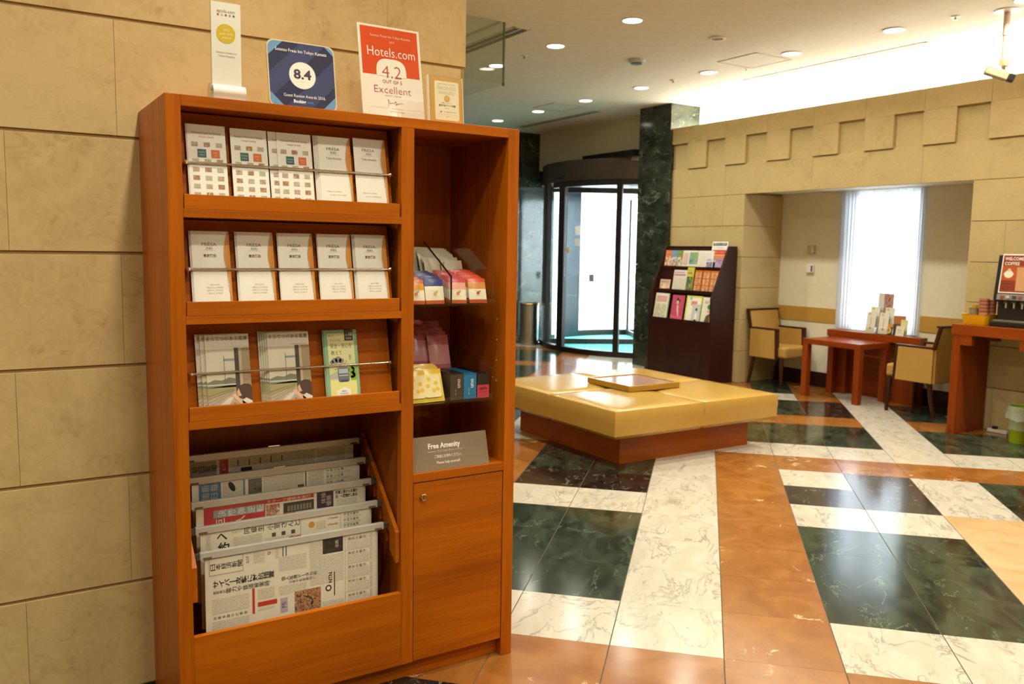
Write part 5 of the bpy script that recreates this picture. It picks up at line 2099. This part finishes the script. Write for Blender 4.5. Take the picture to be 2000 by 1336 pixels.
sheet('menu_card', 'tall card with a picture behind the leaflet stand', 'card', (7.543, 5.10, .648), .165, .390, .004, 2, -90, PAPER, d_pic)
sheet('menu_card', 'brown boxed card beside the leaflet stand', 'card', (7.52, 4.925, .643), .105, .19, .03, 3, -75, P('8A4A34'), lambda p, w, h: (p.rect(-w / 2, h * .58, w / 2, h, P('B8743E'), 0), p.rect(-w / 2, h * .36, w / 2, h * .54, P('5A5248'), 0)))
sheet('menu_card', 'black and yellow card at the front of the window console', 'card', (7.462, 5.0, .643), .090, .110, .003, 10, -95, P('2A241C'), lambda p, w, h: (p.circ(0, .045, .032, P('D8C04A'), 0), p.circ(0, .05, .018, P('C87A3A'), 1), p.rect(-w / 2, h * .72, w / 2, h, P('C88A3A'), 1)))
sheet('menu_card', 'small white card with dark lettering on the window console', 'card', (7.470, 4.885, .643), .100, .095, .003, 10, -100, P('E6DEC4'), lambda p, w, h: (p.text('MENU', -.005, .055, .018, P('6A7A6A'), 0, width=.05), p.rect(-.03, .03, .03, .034, P('B8B09A'), 0)))
sheet('menu_card', 'pale yellow card leaning behind the small white card', 'card', (7.50, 4.865, .643), .070, .155, .003, 8, -85, P('DAD28A'), lambda p, w, h: p.rect(-.025, .02, .025, .13, P('E2DA9A'), 0))

# curtains: two sheer panels in folds
def curtain(y0, y1, label, folds, amp, seed, cloth=CURTAIN, back=.05):
    rnd = random.Random(seed)
    n, m = folds * 16, 8
    b = MB()
    ph = [rnd.uniform(-.5, .5) for _ in range(folds + 2)]
    for j in range(m + 1):
        v = j / m
        z = .652 + (2.052 - .652) * v
        for i in range(n + 1):
            u = i / n
            k = u * folds
            a = amp * (1 + .35 * ph[int(k)]) * math.sin(2 * PI * k + .4 * ph[int(k)] * (1 - v))
            b.v.append((7.583 + a * (.75 + .25 * v), y0 + (y1 - y0) * (u + back * (1 + .4 * ph[int(k)]) / folds * math.sin(4 * PI * k)) + .004 * math.sin(7 * u + 2 * v), z))
    for j in range(m):
        for i in range(n):
            q = j * (n + 1) + i
            b.f.append((q, q + 1, q + n + 2, q + n + 1))
    b.m = [0] * len(b.f)
    t = thing('curtain', label, 'curtain', (7.583, (y0 + y1) / 2, .652), group='sheer curtains at the niche window')
    b.build('sheer_panel', cloth, t, smooth=True, fix=False)
    MB().box(7.575, 7.592, y0, y1, 2.050, 2.058).build('heading', WHITEP, t)


curtain(5.49, 5.685, 'left panel of the sheer white curtain, gathered in tight folds', 5, .020, 3, CURTAIN2, .20)
curtain(4.82, 5.49, 'middle panel of the sheer white curtain, wide and bright', 8, .018, 5)
curtain(4.775, 4.82, 'right edge of the sheer white curtain, a single narrow gathered strip', 2, .016, 9, CURTAIN2, .15)
for z, lb in ((1.455, 'upper small pale switch box on the niche wall'), (1.255, 'lower small pale switch box on the niche wall')):
    o = thing('wall_switch', lb, 'switch', (XB, 6.05, z), group='switch boxes on the niche wall')
    MB().box(XB - .03, XB, 6.005, 6.095, z - .045, z + .045).build('cover', WHITEPL if z < 1.3 else plain('tan_switch', 'C0B094', .5), o, bevel=.006)
    MB().box(XB - .034, XB - .03, 6.012, 6.03, z - .03, z + .03).build('rocker', GREYP if z < 1.3 else WHITEPL, o)

# ================================================================== COFFEE COUNTER
ct = thing('coffee_counter', 'red wood counter with stepped brackets carrying the coffee machine', 'counter', (6.77, 3.49, 0))
ky0, ky1, kx0, kx1 = 3.145, 3.832, 6.548, 6.980
MB().box(kx0, kx1, ky0, ky1, .795, .877).build('counter_top', REDY, ct, bevel=.002)
for a, b in ((3.757, 3.820), (3.155, 3.215)):
    MB().box(kx0 + .004, kx1, a, b, 0, .795).build('side_panel', REDZ, ct, bevel=.002)
for a, b in ((3.667, 3.757), (3.215, 3.305)):
    MB().box(kx0 + .004, kx0 + .05, a, b, .716, .795).build('bracket', REDY, ct, bevel=.002)
    MB().box(kx1 - .06, kx1, a, b, .735, .795).build('bracket', REDY, ct, bevel=.002)
MB().box(kx1 - .02, kx1, 3.215, 3.757, .765, .795).build('rear_rail', REDY, ct)

cm = thing('coffee_machine', 'black coffee machine with a brown picture panel on the counter', 'coffee machine', (6.80, 3.40, .878))
prof = [(6.63, .878), (6.96, .878), (6.96, 1.425), (6.70, 1.425), (6.655, 1.08), (6.73, 1.06), (6.73, .925), (6.63, .92)]
MB().prism(prof, 'y', 3.18, 3.585).build('body', BLACKP, cm, bevel=.006)
MB().prism([(6.648, 1.085), (6.659, 1.085), (6.659, 1.13), (6.654, 1.13)], 'y', 3.195, 3.555).build('button_strip', plain('grey_strip', '8A8680', .3), cm)
for k in range(6):
    MB().box(6.642, 6.652, 3.50 - k * .045, 3.525 - k * .045, 1.098, 1.118).build('button', P(('A8443A', 'C8C0B0', '4A4640')[k % 3]), cm)
MB().box(6.635, 6.72, 3.22, 3.56, .922, .930).build('drip_grille', STEEL, cm)
for y in (3.50, 3.44, 3.38):
    MB().lathe([(.010, 1.07), (.008, 1.03), (.006, 1.02)], (6.69, y, 0), 10).build('nozzle', STEEL, cm, smooth=True)
    MB().lathe([(.022, 1.06), (.022, 1.075)], (6.69, y, 0), 10).build('nozzle_collar', GREYP, cm)
# picture panel leaning with the front
pp = bpy.data.objects.new('picture_panel', None)
COL.objects.link(pp)
pp.parent = cm
pp.location = (6.657 - 6.80, 3.365 - 3.40, 1.135 - .878)
pp.rotation_euler = (Matrix.Rotation(R(-90), 4, 'Z') @ Matrix.Rotation(-R(8), 4, 'X')).to_euler('XYZ')
MB().box(-.185, .185, -.006, 0, 0, .30).build('panel_frame', plain('panel_white', 'E8E0D6', .3), pp, world=False, bevel=.003)
p = Print(.0064)
p.rect(-.175, .01, .175, .29, P('8A3A26', .25), 0)
p.rect(-.175, .10, .175, .21, P('B0562E', .25), 1)
p.text('WELCOME', -.095, .265, .034, P('E8D8C8'), 2, width=.14, bold=.02)
p.text('COFFEE', -.108, .228, .034, P('E8D8C8'), 2, width=.11, bold=.02)
p.poly([(-.160, .150), (-.150, .128), (-.135, .118), (-.112, .118), (-.097, .128), (-.085, .150), (-.105, .172), (-.140, .172)], P('E6DCCB', .25), 2)
p.circ(-.122, .178, .012, P('C8B8A0'), 3, 12)
p.poly([(-.06, .02), (.02, .02), (.035, .20), (-.065, .20)], P('C89468', .25), 2)
for k in range(3):
    p.rect(-.165, .03 + k * .02, -.08, .036 + k * .02, P('5A2418'), 2)
p.build(pp)

# yellow basket with sticks and cups
bs_ = thing('yellow_basket', 'yellow plastic basket with cups at the left end of the counter', 'basket', (6.74, 3.72, .878))
def ring_box(c, hw0, hd0, hw1, hd1, z0, z1, t):
    b = MB()
    def rr_(hw, hd, z):
        pts = []
        for (sx, sy, a0) in ((1, 1, 0), (-1, 1, 90), (-1, -1, 180), (1, -1, 270)):
            for i in range(4):
                a = R(a0 + 30 * i)
                pts.append((c[0] + sx * (hw - .02) + .02 * math.cos(a), c[1] + sy * (hd - .02) + .02 * math.sin(a), z))
        return pts
    rings = [rr_(hw0, hd0, z0), rr_(hw1, hd1, z1), rr_(hw1 + .006, hd1 + .006, z1 + .004), rr_(hw1 - t, hd1 - t, z1 + .002), rr_(hw0 - t, hd0 - t, z0 + .006)]
    n = len(rings[0])
    for r_ in rings:
        b.v += r_
    for k in range(len(rings) - 1):
        for i in range(n):
            j = (i + 1) % n
            b.f.append((k * n + i, k * n + j, (k + 1) * n + j, (k + 1) * n + i))
    b.f.append(tuple(range(n))[::-1])
    b.f.append(tuple(range(4 * n, 5 * n)))
    b.m = [0] * len(b.f)
    return b


ring_box((6.745, 3.715), .105, .082, .125, .098, .878, .955, .004).build('tub', plain('yellow_plastic', 'F4BE18', .35), bs_, smooth=True)
def cup(x, y, z, label, col, h=.085, r0=.026, r1=.037, group='paper cups in the yellow basket'):
    o = thing('paper_cup', label, 'cup', (x, y, z), group=group)
    MB().lathe([(r0, 0), (r1, h), (r1 + .002, h + .001), (r1 - .002, h), (r0 - .001, .003), (0, .003)], (x, y, z), 20, cap=False).build('wall', col, o, smooth=True)
    return o


CUPR = plain('red_brown_cup', 'A8604A', .5)
CUPP = plain('pink_rim_cup', 'C89078', .5)
for k in range(9):
    cup(6.715, 3.680, .890 + k * .0135, ('bottom red brown cup of the front stack in the basket' if k == 0 else NTH[k] + ' red brown cup up in the front stack of the basket'), CUPR if k % 2 else CUPP, .085)
for k in range(8):
    cup(6.790, 3.665, .890 + k * .0135, ('bottom red brown cup of the rear stack in the basket' if k == 0 else NTH[k] + ' red brown cup up in the rear stack of the basket'), CUPR if k % 2 else CUPP, .085)
cup(6.735, 3.765, .886, 'grey cup full of yellow stirring sticks in the basket', plain('grey_cup', '8C8468', .6), .115, .030, .040, None)
for k in range(14):
    a, rr = k * 2.4, .006 + .0018 * k
    x, y = 6.735 + rr * math.cos(a), 3.765 + rr * math.sin(a)
    o = tag(MB().tube([(x * .3 + 6.735 * .7, y * .3 + 3.765 * .7, .895), (x, y, 1.030 + .006 * math.sin(k))], .0045, 6).build('stirring_stick', plain('stick_yellow', 'D8A838', .6)), 'thin yellow stirring stick standing in the grey cup', 'stick', 'stirring sticks in the grey cup')

# green waste bin below the counter
gb = thing('waste_bin', 'translucent lime green waste bin under the coffee counter', 'bin', (6.72, 3.335, 0))
GRN = sheer('lime_plastic', (.42, .50, .02), .35, .05)
MB().lathe([(.072, .0), (.085, .275), (.089, .28), (.083, .275), (.070, .006), (0, .006)], (6.72, 3.335, 0), 24, cap=False).build('tub', GRN, gb, smooth=True)
bagm = sheer('clear_bag', (.8, .8, .7), .5, .5)
bg_ = MB()
rnd = random.Random(4)
n = 26
rows_ = []
for j, (r_, z) in enumerate(((.082, .10), (.084, .27), (.092, .284), (.096, .25), (.100, .215), (.104, .18))):
    rows_.append([(6.72 + (r_ + rnd.uniform(-.004, .004) * j * .5) * math.cos(2 * PI * i / n), 3.335 + (r_ + rnd.uniform(-.004, .004) * j * .5) * math.sin(2 * PI * i / n), z + rnd.uniform(-.006, .006) * (j > 2) * 2) for i in range(n)])
for r_ in rows_:
    bg_.v += r_
for k in range(len(rows_) - 1):
    for i in range(n):
        j = (i + 1) % n
        bg_.f.append((k * n + i, k * n + j, (k + 1) * n + j, (k + 1) * n + i))
bg_.m = [0] * len(bg_.f)
bg_.build('liner_bag', bagm, gb, smooth=True, fix=False)
ex = thing('extension_lead', 'white power strip lying on the floor under the counter', 'power strip', (6.93, 3.60, 0))
MB().box(6.91, 6.955, 3.53, 3.69, .001, .028).build('strip', WHITEPL, ex, bevel=.004)
MB().box(6.915, 6.95, 3.62, 3.655, .028, .05).build('plug', BLACKP, ex, bevel=.004)
MB().tube([(6.93, 3.53, .014), (6.92, 3.48, .012), (6.94, 3.42, .010), (6.96, 3.36, .008)], .004, 6).build('cord', WHITEPL, ex, smooth=True)
